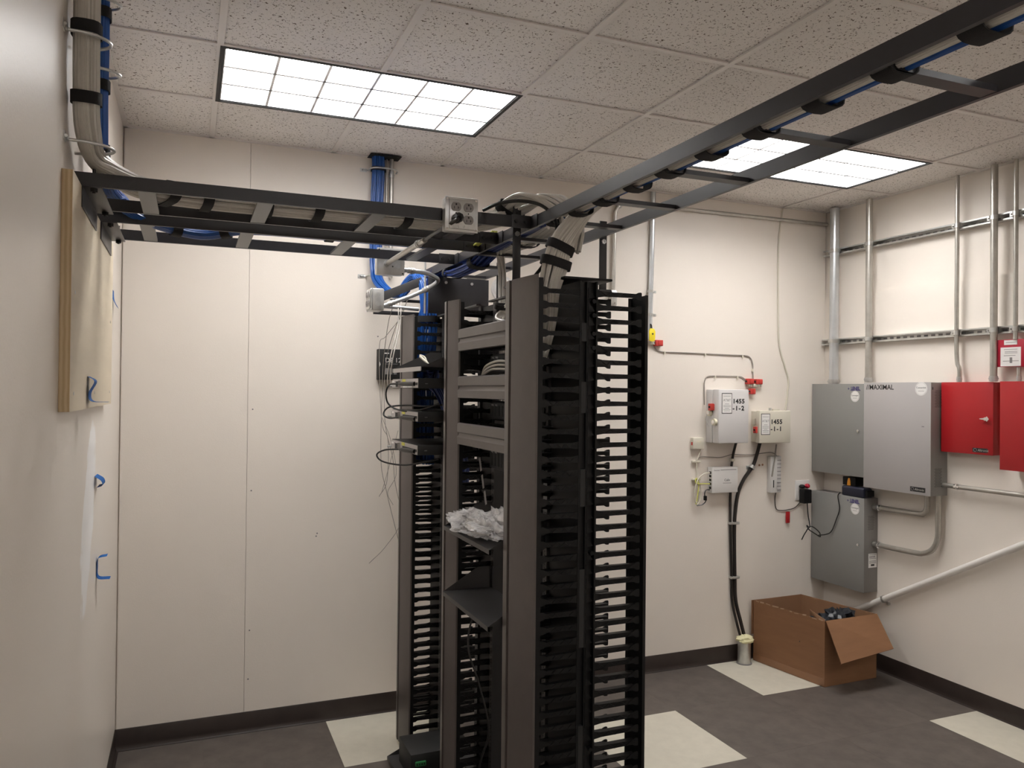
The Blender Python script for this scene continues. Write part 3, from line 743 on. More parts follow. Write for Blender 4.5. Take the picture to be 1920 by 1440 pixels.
cord('black power cord looping down from the topmost switch', [(0.77, -0.31, 1.794), (0.735, -0.26, 1.79), (0.725, -0.235, 1.75), (0.74, -0.24, 1.70), (0.79, -0.30, 1.675), (0.85, -0.40, 1.685), (0.90, -0.47, 1.71)], plug=((0.80, -0.45, 1.795), (0.765, -0.31, 1.794), 0.010))
cord('black power cord looping up from the middle switch', [(0.765, -0.33, 1.648), (0.73, -0.27, 1.643), (0.715, -0.235, 1.66), (0.74, -0.235, 1.69), (0.80, -0.30, 1.700), (0.86, -0.40, 1.698), (0.92, -0.46, 1.705)], plug=((0.80, -0.46, 1.645), (0.765, -0.33, 1.648), 0.010))
cord('black power cord looping down from the lowest switch', [(0.765, -0.33, 1.508), (0.72, -0.25, 1.50), (0.695, -0.20, 1.475), (0.72, -0.22, 1.445), (0.79, -0.32, 1.437), (0.86, -0.43, 1.46), (0.90, -0.48, 1.475)], plug=((0.80, -0.46, 1.507), (0.765, -0.33, 1.508), 0.010))

# power unit on the bottom shelf
t = thing('power_unit', 'low black power unit with a green terminal on the bottom shelf', 'power unit', (0.94, -0.21, 0.0345))
box(0.838, 1.04, -0.310, -0.10, 0.0345, 0.150).part('case', 'blackmatte', t, bevel=0.004)
box(0.858, 0.906, -0.320, -0.310, 0.098, 0.118).part('terminal_block', 'green', t, bevel=0.002, label='green terminal block')
for k in range(4): box(0.862 + k * 0.011, 0.868 + k * 0.011, -0.3205, -0.320, 0.103, 0.112).part('terminal_slot', 'slot', t)
cord('thin black cord drooping inside the near rack bay below the empty shelf', [(1.02, -0.74, 0.95), (0.955, -0.76, 0.85), (0.935, -0.79, 0.75), (0.97, -0.82, 0.62), (1.0, -0.85, 0.45), (0.97, -0.83, 0.30), (0.96, -0.82, 0.02)], 0.004)

# plastic bag on the upper shelf
def crinkled(c, rx, ry, rz, seed, amp, nu=56, nv=26, flat=0.35, sm=False):
    vs, fs = [], []
    for i in range(nv + 1):
        a = math.pi * i / nv - math.pi / 2
        for k in range(nu):
            b = 2 * math.pi * k / nu
            p = Vector((math.cos(a) * math.cos(b), math.cos(a) * math.sin(b), math.sin(a)))
            q = p * 2.1 + Vector((seed, seed * 0.7, 0))
            d = 1 + amp * (noise.noise(q) * 1.1) + amp * 0.6 * (abs(noise.noise(q * 2.1)) * 2 - 0.6) + amp * 0.05 * (abs(noise.noise(q * 5.1)) * 2 - 0.6)
            z = p.z * rz * d
            if z < 0: z *= flat
            vs.append(Vector(c) + Vector((p.x * rx * d, p.y * ry * d, z)))
    for i in range(nv):
        for k in range(nu):
            k2 = (k + 1) % nu; fs.append((i * nu + k, i * nu + k2, (i + 1) * nu + k2, (i + 1) * nu + k))
    return MB().add(vs, fs, sm)
bag = thing('plastic_bag', 'crumpled clear plastic bag of hardware lying on the upper shelf', 'plastic bag', (0.93, -0.97, 1.235))
crinkled((0.915, -0.955, 1.262), 0.092, 0.255, 0.055, 3.3, 0.34, 80, 36, sm=True).part('film', 'bag', bag)
crinkled((0.965, -1.09, 1.290), 0.05, 0.13, 0.055, 8.1, 0.45, 48, 24, 0.6, True).part('loose_fold', 'bag', bag)
crinkled((0.93, -0.96, 1.262), 0.055, 0.12, 0.030, 5.7, 0.3, 24, 12, 0.4).part('hardware_packet', 'offwhite', bag)
MB().bar((0.885, -0.90, 1.278), (0.90, -1.06, 1.296), 0.012, 0.012).part('bracket_piece', 'cream', bag)

# ------------------------------------------------------------------ cables on the ladders
def lerp3(a, b, f): return tuple(a[i] * (1 - f) + b[i] * f for i in range(3))
zc = ZB + 0.011 + 0.020
bundle('cable_bundle', 'thick grey white cable bundle from the left wall ceiling along the near ladder', [(XL + 0.045, -1.335, 3.034), (XL + 0.045, -1.325, 2.80), (XL + 0.045, -1.315, 2.60), (XL + 0.047, -1.28, 2.47), (-0.335, -1.18, 2.410), (-0.23, -1.07, zc + 0.012), (-0.05, -1.008, zc + 0.010), (0.30, -1.003, zc + 0.010), (0.60, -1.003, zc + 0.010), (0.85, -1.010, zc + 0.012), (0.965, -1.10, zc + 0.035)],
       (0, 1, 0), 0.05, 0.03, 42, 0.0062, 'white_cable', straps=(0.045, 0.135, 0.235, 0.545, 0.605, 0.66, 0.705, 0.805, 0.905), samples=9,
       shapes=[(0.038, 0.034)] * 4 + [(0.050, 0.030), (0.078, 0.030), (0.085, 0.030), (0.085, 0.030), (0.085, 0.030), (0.08, 0.030), (0.06, 0.03)], seed=3)
bundle('cable_bundle', 'blue cable bundle on the left wall dropping onto the far ladder', [(XL + 0.05, -1.045, 3.034), (XL + 0.05, -1.035, 2.80), (XL + 0.048, -1.02, 2.60), (XL + 0.05, -0.93, 2.44), (-0.315, -0.76, 2.395), (-0.24, -0.67, zc - 0.008), (-0.06, -0.615, ZB - 0.004), (0.11, -0.645, zc - 0.008), (0.45, -0.655, zc - 0.008), (0.80, -0.655, zc - 0.008), (0.97, -0.64, zc)],
       (0, 1, 0), 0.032, 0.026, 26, 0.0055, 'blue_cable', straps=(0.06, 0.16, 0.26, 0.56, 0.65, 0.78), seed=5, shapes=[(0.030, 0.026)] * 5 + [(0.032, 0.018)] * 6)
def wall_ring(label, y, z, ry, rx):
    """steel half loop standing off the left wall"""
    t = thing('cable_ring', label, 'cable ring', (XL, y, z), 'steel cable rings')
    P = [(XL + 0.006, y - ry - 0.035, z)] + [(XL + 0.006, y - ry, z)] + [(XL + 0.006 + rx * math.sin(a), y - ry * math.cos(a), z) for a in [math.pi * k / 8 for k in range(1, 8)]] + [(XL + 0.006, y + ry, z)]
    MB().tube(cr(P, 3), 0.0045, 8).part('loop', 'galv', t)
    box(XL, XL + 0.003, y - ry - 0.045, y - ry - 0.010, z - 0.012, z + 0.012).part('foot', 'galv', t)
    MB().disc((XL + 0.003, y - ry - 0.028, z), (1, 0, 0), 0.006, 0.003, 8).part('screw', 'zinc', t)
wall_ring('steel ring around the white cables on the left wall, upper', -1.32, 2.70, 0.062, 0.098)
wall_ring('steel ring around the white cables on the left wall, just above the plywood', -1.27, 2.425, 0.068, 0.105)
wall_ring('steel ring around the blue cables on the left wall, near the ceiling', -1.04, 2.93, 0.05, 0.10)
wall_ring('steel ring around the blue cables on the left wall, lower', -1.035, 2.72, 0.05, 0.10)

# cables along the long ladder toward the camera
ys = [-1.40, -1.55, -1.80, -2.1, -2.4, -2.7, -3.0, -3.4, -3.9, -4.5, -4.9]
bundle('cable_bundle', 'slim bundle of white cables lying inside the near rail of the long ladder', [(1.041 + 0.003 * math.sin(i * 2), y, ZB + 0.013) for i, y in enumerate(ys)], (1, 0, 0), 0.016, 0.011, 7, 0.0052, 'white_cable', seed=11)
bundle('cable_bundle', 'slim blue cable bundle beside the white cables on the long ladder', [(1.064 + 0.003 * math.cos(i * 2), y, ZB + 0.014 + 0.003 * math.sin(i)) for i, y in enumerate([-1.25] + ys[1:])], (1, 0, 0), 0.012, 0.009, 5, 0.0050, 'blue_cable', seed=12)
NTH = ['first', 'second', 'third', 'fourth', 'fifth', 'sixth', 'seventh', 'eighth', 'ninth', 'tenth', 'eleventh']
for i, y in enumerate((-1.32, -1.49, -1.65, -1.83, -1.99, -2.165, -2.34, -2.52, -2.69, -2.86, -3.04)):
    t = MB().band((1.049, y, ZB + 0.014), Vector((0, 1, 0)), Vector((1, 0, 0)), Vector((0, 0, 1)), 0.034, 0.019, 0.045).solo('hook_and_loop_strap', 'velcro', 'black strap round the cables of the long overhead ladder, %s counting from the racks' % NTH[i], 'strap', 'straps along the long ladder')

# where everything crosses over the near rack
bundle('cable_bundle', 'white cables looping up over the rail corner at the ladder junction', [(0.945, -1.07, 2.385), (0.965, -1.14, 2.42), (1.01, -1.20, 2.437), (1.06, -1.26, 2.425), (1.085, -1.33, 2.37), (1.07, -1.39, 2.30), (1.045, -1.41, 2.23)], (1, -0.5, 0), 0.045, 0.02, 14, 0.0062, 'white_cable', straps=(0.12,), seed=21, shapes=[(0.05, 0.02)] * 4 + [(0.04, 0.02), (0.042, 0.024), (0.045, 0.024)])
bundle('cable_bundle', 'wide white cable drop with two black straps entering the near cable manager', [(1.105, -1.50, 2.375), (1.075, -1.46, 2.345), (1.04, -1.425, 2.285), (1.015, -1.415, 2.235), (1.0, -1.41, 2.175), (0.985, -1.40, 2.10), (0.983, -1.40, 2.02), (0.978, -1.39, 1.95), (0.968, -1.37, 1.88), (0.96, -1.35, 1.84)], (1, 0.1, 0), 0.045, 0.02, 26, 0.0062, 'white_cable', straps=(0.335, 0.435), seed=22,
       shapes=[(0.03, 0.018), (0.035, 0.020), (0.045, 0.022), (0.045, 0.024), (0.05, 0.024), (0.040, 0.024), (0.032, 0.022), (0.028, 0.02), (0.024, 0.018), (0.018, 0.014)], strapw=0.03)
bundle('cable_bundle', 'white cables running back along the long ladder behind the corner post', [(1.12, -1.12, ZB + 0.045), (1.135, -0.98, ZB + 0.038), (1.145, -0.84, ZB + 0.036), (1.145, -0.72, ZB + 0.034), (1.13, -0.60, ZB + 0.030)], (1, 0, 0), 0.055, 0.022, 22, 0.006, 'white_cable', straps=(0.55,), seed=23)
bundle('cable_bundle', 'thin grey cables hanging from the long ladder into the near rack bay', [(1.10, -0.66, ZB + 0.025), (1.115, -0.63, ZB - 0.01), (1.11, -0.66, 2.25), (1.095, -0.70, 2.17), (1.085, -0.74, 2.08), (1.075, -0.76, 2.0), (1.072, -0.78, 1.86), (1.07, -0.79, 1.72)], (1, 0.2, 0), 0.022, 0.01, 9, 0.0048, 'white_cable', seed=24)
bundle('cable_bundle', 'dark blue cables crossing from the far ladder along the long ladder', [(1.05, -1.15, ZB + 0.034), (1.06, -0.85, ZB + 0.030), (1.07, -0.60, ZB + 0.034), (1.075, -0.35, ZB + 0.036), (1.065, -0.17, ZB + 0.032), (1.05, -0.02, ZB + 0.024), (1.03, 0.06, ZB - 0.03), (1.02, 0.08, 2.22), (1.01, 0.08, 2.10)], (1, 0, 0), 0.05, 0.02, 22, 0.0055, 'dark_blue_cable', straps=(0.25, 0.5), seed=25, shapes=[(0.04, 0.016)] * 2 + [(0.055, 0.024)] * 4 + [(0.04, 0.02)] * 3)
cord('black power cord arching over the rail down into the near rack top', [(0.83, -1.19, 2.385), (0.87, -1.24, 2.402), (0.93, -1.29, 2.405), (0.99, -1.33, 2.385), (1.025, -1.36, 2.33), (1.015, -1.37, 2.25), (0.985, -1.36, 2.19), (0.955, -1.33, 2.14)], 0.006)
t = thing('wire_tails', 'yellow green wire ends lying at the ladder junction', 'wires', (0.97, -0.76, 2.35))
for k in range(3): MB().tube(cr([(0.955 + 0.008 * k, -0.60 - 0.02 * k, 2.352), (0.968 + 0.008 * k, -0.70, 2.356), (0.975 + 0.008 * k, -0.80, 2.372), (0.982 + 0.008 * k, -0.885, 2.382)], 6), 0.0042, 8).part('wire', 'yellow_wire', t)
bundle('cable_bundle', 'dark blue cable tails sagging below the long ladder near its far clamp', [(1.10, -0.66, ZB + 0.05), (1.075, -0.58, ZB + 0.012), (1.055, -0.50, ZB - 0.018), (1.045, -0.38, ZB - 0.026), (1.04, -0.24, ZB - 0.024), (1.05, -0.14, ZB + 0.004), (1.07, -0.08, ZB + 0.05)], (1, 0, 0), 0.045, 0.02, 16, 0.0055, 'dark_blue_cable', straps=(0.3, 0.72), seed=26)
# blue cables at the back wall
bundle('cable_bundle', 'bright blue cable bundle coming down the back wall from the ceiling', [(0.848, 0.525, 3.034), (0.848, 0.522, 2.95), (0.842, 0.522, 2.80), (0.838, 0.52, 2.60), (0.835, 0.50, 2.42), (0.84, 0.44, 2.34), (0.875, 0.34, 2.275), (0.905, 0.27, 2.262), (0.925, 0.22, 2.285)], (1, 0, 0), 0.035, 0.028, 30, 0.0052, 'blue_cable', straps=(0.11,), seed=31, shapes=[(0.036, 0.028)] * 4 + [(0.032, 0.026)] + [(0.034, 0.02)] * 4, strapw=0.02)
bundle('cable_bundle', 'bright blue cables arching over the steel bar into the far rack bay', [(0.905, 0.235, 2.25), (0.935, 0.20, 2.31), (0.965, 0.16, 2.338), (0.99, 0.115, 2.315), (1.0, 0.09, 2.25), (1.005, 0.085, 2.18), (1.005, 0.08, 2.12), (1.0, 0.08, 2.02), (0.995, 0.08, 1.92), (0.99, 0.08, 1.80), (0.995, 0.08, 1.66), (1.0, 0.08, 1.50), (1.0, 0.08, 1.40)], (0.75, -0.65, 0), 0.045, 0.02, 30, 0.0052, 'blue_cable', straps=(0.50,), seed=32, shapes=[(0.03, 0.02)] * 4 + [(0.04, 0.024)] * 2 + [(0.06, 0.03)] * 4 + [(0.05, 0.03)] * 3)
bundle('cable_bundle', 'dark blue cables fanned out behind the switches', [(1.0, 0.06, 1.84), (1.0, -0.03, 1.835), (0.985, -0.12, 1.80), (1.0, -0.22, 1.72), (1.01, -0.30, 1.60), (0.99, -0.40, 1.56), (1.02, -0.45, 1.46), (1.02, -0.46, 1.36)], (0, 1, 0), 0.05, 0.02, 18, 0.005, 'dark_blue_cable', seed=33)
cord('white patch lead with a light end resting on the shelf above the switches', [(0.862, -0.30, 1.925), (0.875, -0.33, 1.915), (0.885, -0.36, 1.885), (0.91, -0.43, 1.872), (0.95, -0.50, 1.872)], 0.0035, 'cream_wire', 'patch_lead', 'cable', plug=((0.860, -0.31, 1.918), (0.882, -0.355, 1.888), 0.006))
# coil and loops in the near bay
t = thing('cable_coil', 'coil of white cable with black ties at the top of the near rack bay', 'cable coil', (0.985, -1.02, 2.03))
for k in range(7):
    c = Vector((0.985 + 0.006 * k, -1.04 + 0.004 * k, 2.065)); a0 = 0.04 + 0.0015 * k
    MB().tube([c + Vector((0.02 * math.sin(a * 2), 0.085 * math.cos(a), a0 * math.sin(a))) for a in [2 * math.pi * j / 28 for j in range(29)]], 0.0052, 6).part('turn', 'white_cable', t)
for a in (0.5, 2.6): MB().band((1.003, -1.028 + 0.083 * math.cos(a), 2.065 + 0.044 * math.sin(a)), Vector((0, -math.sin(a), math.cos(a))), Vector((1, 0, 0)), Vector((0, math.cos(a), math.sin(a))), 0.034, 0.012, 0.018).part('tie', 'velcro', t)
for k, lb in enumerate(('grey cable curving over the second brown cover, upper', 'grey cable curving over the second brown cover, middle', 'grey cable curving over the second brown cover, lower')):
    cord(lb, [(0.975, -0.80, 1.828), (0.965, -0.87 - 0.02 * k, 1.862 - 0.008 * k), (0.96, -1.0, 1.878 - 0.014 * k), (0.965, -1.12, 1.872 - 0.014 * k), (0.985, -1.235, 1.858 - 0.014 * k)], 0.0048, 'white_cable', 'cable', 'cable')

for k, (y, z, lb) in enumerate(((-0.755, 1.50, 'topmost grey cable tag hanging below the lowest brown cover'), (-0.785, 1.435, 'middle grey cable tag hanging below the lowest brown cover'), (-0.815, 1.375, 'lowest grey cable tag hanging below the lowest brown cover'))):
    MB().bar((0.985, y, z), (0.985, y - 0.02, z - 0.05), 0.0012, 0.018, up=(0, 1, 0)).solo('cable_tag', 'receptacle', lb, 'cable tag', 'grey cable tags in the near rack bay')

# ------------------------------------------------------------------ power boxes and conduit over the racks
def square_box(label, c, face, size, depth, receptacles=True, knock=True):
    """metal box; c = centre of its face; face '-y' or '-x'"""
    t = thing('junction_box', label, 'junction box', (c[0], c[1], c[2] - size / 2), 'steel junction boxes')
    X, Y = FACE[face]; Z = X.cross(Y)
    def P(a, b, d): return Vector(c) + X * a + Y * b + Z * d
    def blk(a0, a1, b0, b1, d0, d1):
        mb = MB(); vs = [P(a, b, d) for d in (d0, d1) for b in (b0, b1) for a in (a0, a1)]
        return mb.add(vs, [(0, 2, 3, 1), (4, 5, 7, 6), (0, 1, 5, 4), (2, 6, 7, 3), (0, 4, 6, 2), (1, 3, 7, 5)])
    h = size / 2
    blk(-h, h, -h, h, -depth, -0.010).part('body', 'zinc', t, bevel=0.006)
    blk(-h - 0.001, h + 0.001, -h - 0.001, h + 0.001, -0.010, -0.006).part('cover_rim', 'zinc', t, bevel=0.0015)
    blk(-h + 0.012, h - 0.012, -h + 0.007, h - 0.007, -0.006, 0).part('raised_cover', 'zinc', t, bevel=0.003)
    for a in (-1, 1):
        for b in (-1, 1): MB().disc(P(a * (h - 0.006), b * (h - 0.006), -0.006), Z, 0.0042, 0.002, 10).part('corner_screw', 'chrome', t)
    if receptacles:
        for a in (-0.0215, 0.0215):
            for b in (0.0235, -0.0175):
                n = 20; ring = []
                for k in range(n):
                    an = 2 * math.pi * k / n; ring.append((0.0172 * math.cos(an), max(-0.0142, min(0.0142, 0.0172 * math.sin(an)))))
                vs = [P(a + u, b + v, -0.001) for u, v in ring] + [P(a + u, b + v, 0.0022) for u, v in ring]
                r = MB().add(vs, [tuple(range(n))[::-1], tuple(range(n, 2 * n))] + [(i, (i + 1) % n, n + (i + 1) % n, n + i) for i in range(n)]).part('receptacle', 'receptacle', t)
                mb = MB()
                for u0, u1, v0, v1 in ((-0.0075, -0.0055, -0.007, 0.001), (0.0055, 0.0075, -0.007, 0.001), (0.0075, 0.0105, -0.0038, -0.0022), (-0.0025, 0.0025, 0.005, 0.0105)):
                    w = [P(a + u, b + v, d) for d in (0.0018, 0.0025) for v in (v0, v1) for u in (u0, u1)]
                    mb.add(w, [(0, 2, 3, 1), (4, 5, 7, 6), (0, 1, 5, 4), (2, 6, 7, 3), (0, 4, 6, 2), (1, 3, 7, 5)])
                mb.part('slots', 'slot', r)
            MB().disc(P(a, 0.003, 0), Z, 0.0024, 0.0008, 8).part('cover_screw', 'slot', t)
    if knock:
        for s in (-1, 1):
            for b in (-0.022, 0.022):
                q = P(s * h, b, -depth * 0.55); MB().disc(q, X * s, 0.012, 0.0006, 16).part('knockout', 'galv', t)
                q = P(b, s * h, -depth * 0.55); MB().disc(q, Y * s, 0.012, 0.0006, 16).part('knockout', 'galv', t)
    return t
b1 = square_box('steel box with four grey receptacles on the near ladder rail', (0.731, -1.262, 2.347), '-y', 0.112, 0.045)
text('ELV1-47', 0.0115, (0.7035, -1.2625, 2.3025), '-y', 'galv', b1, 'embossed_code', ext=0.0008)
b2 = thing('junction_box', 'plain steel box with knockouts hanging under the far ladder', 'junction box', (0.725, -0.28, 2.275), 'steel junction boxes')
box(0.665, 0.785, -0.298, -0.245, 2.277, 2.390).part('body', 'zinc', b2, bevel=0.006)
box(0.663, 0.787, -0.303, -0.298, 2.275, 2.392).part('cover', 'zinc', b2, bevel=0.002)
for x, z, r in ((0.708, 2.322, 0.016), (0.758, 2.318, 0.014), (0.758, 2.318, 0.007), (0.725, 2.36, 0.012)): MB().disc((x, -0.303, z), (0, -1, 0), r, 0.0012 + 0.0008 * (r < 0.008), 16).part('knockout', 'galv', b2)
for x, z in ((0.733, 2.312), (0.733, 2.375), (0.672, 2.384), (0.778, 2.283)): MB().disc((x, -0.303, z), (0, -1, 0), 0.0035, 0.0008, 8).part('hole', 'slot', b2)
b3 = square_box('steel receptacle box at the far ladder end, facing the left wall', (0.700, 0.055, 2.200), '-x', 0.106, 0.068)
def conduit(label, pts, r, m='emt', cat='conduit', n=8, group=None, couplings=(), cm='zinc'):
    t = thing('conduit', label, cat, pts[0], group)
    path = cr(pts, n); MB().tube(path, r, 12).part('pipe', m, t)
    for f in couplings:
        i = min(max(int(f * (len(path) - 1)), 1), len(path) - 1); d = (path[i] - path[i - 1]).normalized()
        MB().tube([path[i] - d * 0.016, path[i] + d * 0.016], r * 1.28, 12).tube([path[i] - d * 0.003, path[i] + d * 0.003], r * 1.5, 8).part('coupling', cm, t)
    return t
def bend(*P, r=0.1, k=5):
    """straight runs joined by round elbows, as plain points for a smooth path"""
    P = [Vector(p) for p in P]; out = [P[0]]
    for a, b, c in zip(P, P[1:], P[2:]):
        d1, d2 = (a - b).normalized(), (c - b).normalized(); rr = min(r, (a - b).length * 0.48, (c - b).length * 0.48)
        s, e = b + d1 * rr, b + d2 * rr
        for i in range(k + 1):
            t = i / k; out.append((s * (1 - t) + b * t) * (1 - t) + (b * (1 - t) + e * t) * t)
    return out + [P[-1]]
conduit('short steel conduit from the plain box up toward the receptacle box', bend((0.706, -0.306, 2.322), (0.69, -0.55, 2.312), (0.70, -0.93, 2.318), r=0.08), 0.0105, 'emt', couplings=(0.02, 0.97))
t = cord('black plug cord running from the conduit into the lower left receptacle', [(0.70, -0.94, 2.318), (0.694, -1.05, 2.317), (0.69, -1.20, 2.312), (0.698, -1.30, 2.318), (0.706, -1.30, 2.325)], 0.0065, 'brown_cable')
MB().tube([(0.7095, -1.266, 2.3295), (0.7095, -1.288, 2.3295), (0.708, -1.300, 2.328), (0.704, -1.312, 2.322)], 0.015, 8, rr=[0.0155, 0.0165, 0.0155, 0.009]).part('plug', 'blackplastic', t)
conduit('bent steel conduit doubling back between the plain box and the end box', bend((0.786, -0.27, 2.306), (0.90, -0.26, 2.303), (1.02, -0.10, 2.292), (0.93, 0.0, 2.235), (0.765, 0.03, 2.170), r=0.09, k=6), 0.0105, 'emt_bright', couplings=(0.03, 0.72, 0.985))
conduit('short bright conduit going right from the end box behind the blue cables', [(0.772, 0.08, 2.175), (0.85, 0.08, 2.174), (0.96, 0.085, 2.170)], 0.0095, 'emt_bright')
t = thing('steel_bar', 'slanted grey steel bar holding the end box under the long ladder', 'bar', (0.88, 0.11, 2.26))
MB().bar((1.008, 0.112, 2.325), (0.752, 0.112, 2.212), 0.006, 0.042).part('bar', 'shelf', t, bevel=0.001)
MB().disc((0.985, 0.108, 2.314), (0, -1, 0), 0.008, 0.006, 6).part('bolt', 'zinc', t)
MB().box(0.755, 1.15, 0.172, 0.190, 2.145, 2.163).solo('strut_bar', 'blacksteel', 'dark strut bar crossing behind the end box at the far manager', 'bar', 'dark bars at the back of the racks', bevel=0.001)
MB().box(0.86, 1.16, 0.26, 0.28, 2.222, 2.236).solo('strut_bar', 'blacksteel', 'thin dark bar higher up behind the blue cables', 'bar', 'dark bars at the back of the racks', bevel=0.001)
t = thing('mounting_plate', 'broad black steel plate with two bolts below the far end of the long ladder', 'mounting plate', (1.14, 0.0, 2.145))
box(0.985, 1.30, 0.0, 0.006, 2.145, 2.325).part('plate', 'blacksteel', t, bevel=0.001)
for x in (1.075, 1.21): MB().disc((x, 0.0, 2.300), (0, -1, 0), 0.007, 0.003, 12).part('bolt', 'zinc', t)
MB().tube([(0.962, -0.02, 2.14), (0.962, -0.02, 2.40)], 0.005, 8).solo('threaded_rod', 'zinc', 'thin threaded steel rod standing by the blue cable drop', 'rod')

# ------------------------------------------------------------------ back wall
t = thing('control_module', 'black wall module lettered in white, behind the hanging thin wires', 'control box', (0.925, YB, 1.822))
box(0.858, 0.992, 0.520, YB, 1.822, 1.990).part('case', 'blackmatte', t, bevel=0.004)
text('DE 120', 0.036, (0.896, 0.5195, 1.918), '-y', 'paper', t)
box(0.896, 0.965, 0.5192, 0.520, 1.908, 1.9105).part('print_line', 'inkgrey', t)
box(0.892, 0.918, 0.5192, 0.520, 1.964, 1.970).part('print_line', 'paper', t)
MB().add([(0.8665, 0.5195, 1.893), (0.871, 0.5195, 1.907), (0.8665, 0.5195, 1.921), (0.862, 0.5195, 1.907), (0.8665, 0.5205, 1.893), (0.871, 0.5205, 1.907), (0.8665, 0.5205, 1.921), (0.862, 0.5205, 1.907)], [(0, 1, 2, 3), (4, 7, 6, 5), (0, 4, 5, 1), (1, 5, 6, 2), (2, 6, 7, 3), (3, 7, 4, 0)]).part('diamond_mark', 'paper', t)
for x in (0.896, 0.920, 0.944): box(x, x + 0.017, 0.5192, 0.520, 1.852, 1.886).part('print_block', 'inkgrey', t)
def back_ring(label, x0, x1, z):
    t = thing('cable_ring', label, 'cable ring', ((x0 + x1) / 2, YB, z), 'steel cable rings')
    MB().tube(cr([(x0 - 0.03, YB - 0.005, z), (x0, YB - 0.006, z), (x0 + 0.004, YB - 0.055, z), (x0 + 0.03, YB - 0.082, z), ((x0 + x1) / 2, YB - 0.085, z), (x1 - 0.03, YB - 0.082, z), (x1 - 0.004, YB - 0.055, z), (x1, YB - 0.006, z)], 4), 0.0045, 8).part('loop', 'galv', t)
    box(x0 - 0.045, x0 - 0.008, YB - 0.003, YB, z - 0.010, z + 0.010).part('foot', 'galv', t)
    MB().disc((x0 - 0.03, YB - 0.003, z), (0, -1, 0), 0.005, 0.003, 8).part('screw', 'inkgrey', t)
back_ring('steel ring around blue cables on the back wall near the ceiling', 0.800, 0.955, 2.965)
back_ring('steel ring at the back wall below the far ladder, under the plain box', 0.795, 0.93, 2.385)
conduit('steel conduit beside the blue cables on the back wall, dropping from the ceiling', [(0.925, 0.54, 3.034), (0.925, 0.54, 2.7), (0.925, 0.54, 2.40)], 0.0115, 'emt', couplings=(0.15,))
conduit('second thinner steel pipe next to the blue cables on the back wall', [(0.900, 0.548, 3.034), (0.900, 0.548, 2.7), (0.900, 0.548, 2.42)], 0.006, 'emt')
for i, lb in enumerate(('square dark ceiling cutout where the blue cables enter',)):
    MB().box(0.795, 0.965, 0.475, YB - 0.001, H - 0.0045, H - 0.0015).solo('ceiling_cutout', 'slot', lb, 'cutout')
# thin loose wires at the corner of the far rack
def wires(label, pts, r=0.0016, m='grey_wire'): cord(label, pts, r, m, 'loose_wire', 'wire', n=6)
wires('loose grey wire hanging past the left edge of the black module', [(0.92, 0.13, 2.24), (0.90, 0.20, 2.14), (0.87, 0.40, 2.05), (0.850, 0.46, 1.99), (0.87, 0.47, 1.60), (0.905, 0.47, 1.50), (0.90, 0.46, 1.28), (0.86, 0.47, 1.194)])
wires('loose grey wire hanging in front of the black module, longest, curling to the wall', [(0.93, 0.12, 2.25), (0.90, 0.30, 2.10), (0.885, 0.46, 1.90), (0.885, 0.46, 1.60), (0.93, 0.46, 1.40), (0.94, 0.45, 1.28), (0.975, 0.45, 1.065), (0.90, 0.46, 0.93), (0.81, 0.47, 0.84)])
wires('loose grey wire hanging straight from the end box to the switches', [(0.84, 0.10, 2.20), (0.835, 0.20, 2.10), (0.85, 0.36, 1.92), (0.85, 0.38, 1.78), (0.852, 0.40, 1.40), (0.89, 0.42, 1.22), (0.96, 0.42, 0.95)])
wires('pale double lead running down to the topmost switch rear', [(0.86, 0.10, 2.21), (0.84, 0.02, 2.08), (0.79, -0.05, 1.93), (0.775, -0.055, 1.83), (0.775, -0.06, 1.79)], 0.0028, 'grey_wire')
wires('pale lead beside the double lead at the topmost switch', [(0.875, 0.10, 2.21), (0.85, 0.02, 2.08), (0.80, -0.06, 1.93), (0.785, -0.065, 1.84), (0.785, -0.07, 1.80)], 0.0028, 'grey_wire')
wires('loose thin wire swinging right below the switches', [(0.86, 0.42, 1.62), (0.91, 0.43, 1.50), (0.945, 0.44, 1.32), (0.90, 0.44, 1.22), (0.93, 0.44, 1.15)], 0.0013)
wires('loose thin wire crossing left below the switches', [(0.95, 0.43, 1.55), (0.92, 0.43, 1.42), (0.89, 0.44, 1.30), (0.87, 0.45, 1.22)], 0.0013)
t = thing('wall_strobe', 'round glossy white device on the back wall glimpsed between the racks', 'wall device', (1.60, YB, 2.30))
MB().disc((1.60, YB, 2.36), (0, -1, 0), 0.075, 0.02, 24).part('base', 'offwhite', t)
MB().ball((1.60, YB - 0.02, 2.36), 0.062, 0.04, 0.062, 16, 10).part('lens', 'spool', t)
# conduits on the back wall
conduit('steel conduit on the back wall with an elbow into the ceiling run', bend((2.325, 0.545, 2.40), (2.335, 0.545, 2.945), (4.03, 0.545, 2.955), r=0.10), 0.012, 'emt', couplings=(0.55,))
t = thing('conduit_fitting', 'small steel conduit fitting at the lower end of the back wall elbow conduit', 'conduit fitting', (2.322, YB, 2.30))
box(2.303, 2.341, 0.524, YB, 2.30, 2.395).part('body', 'zinc', t, bevel=0.006)
box(2.305, 2.339, 0.521, 0.524, 2.305, 2.385).part('cover', 'galv', t, bevel=0.001)
for z in (2.315, 2.375): MB().disc((2.322, 0.521, z), (0, -1, 0), 0.004, 0.002, 8).part('screw', 'chrome', t)
conduit('steel conduit from ceiling to the yellow tagged splice on the back wall', bend((2.608, 0.546, 3.034), (2.600, 0.546, 2.6), (2.590, 0.546, 2.10), r=0.05), 0.016, 'emt_bright')
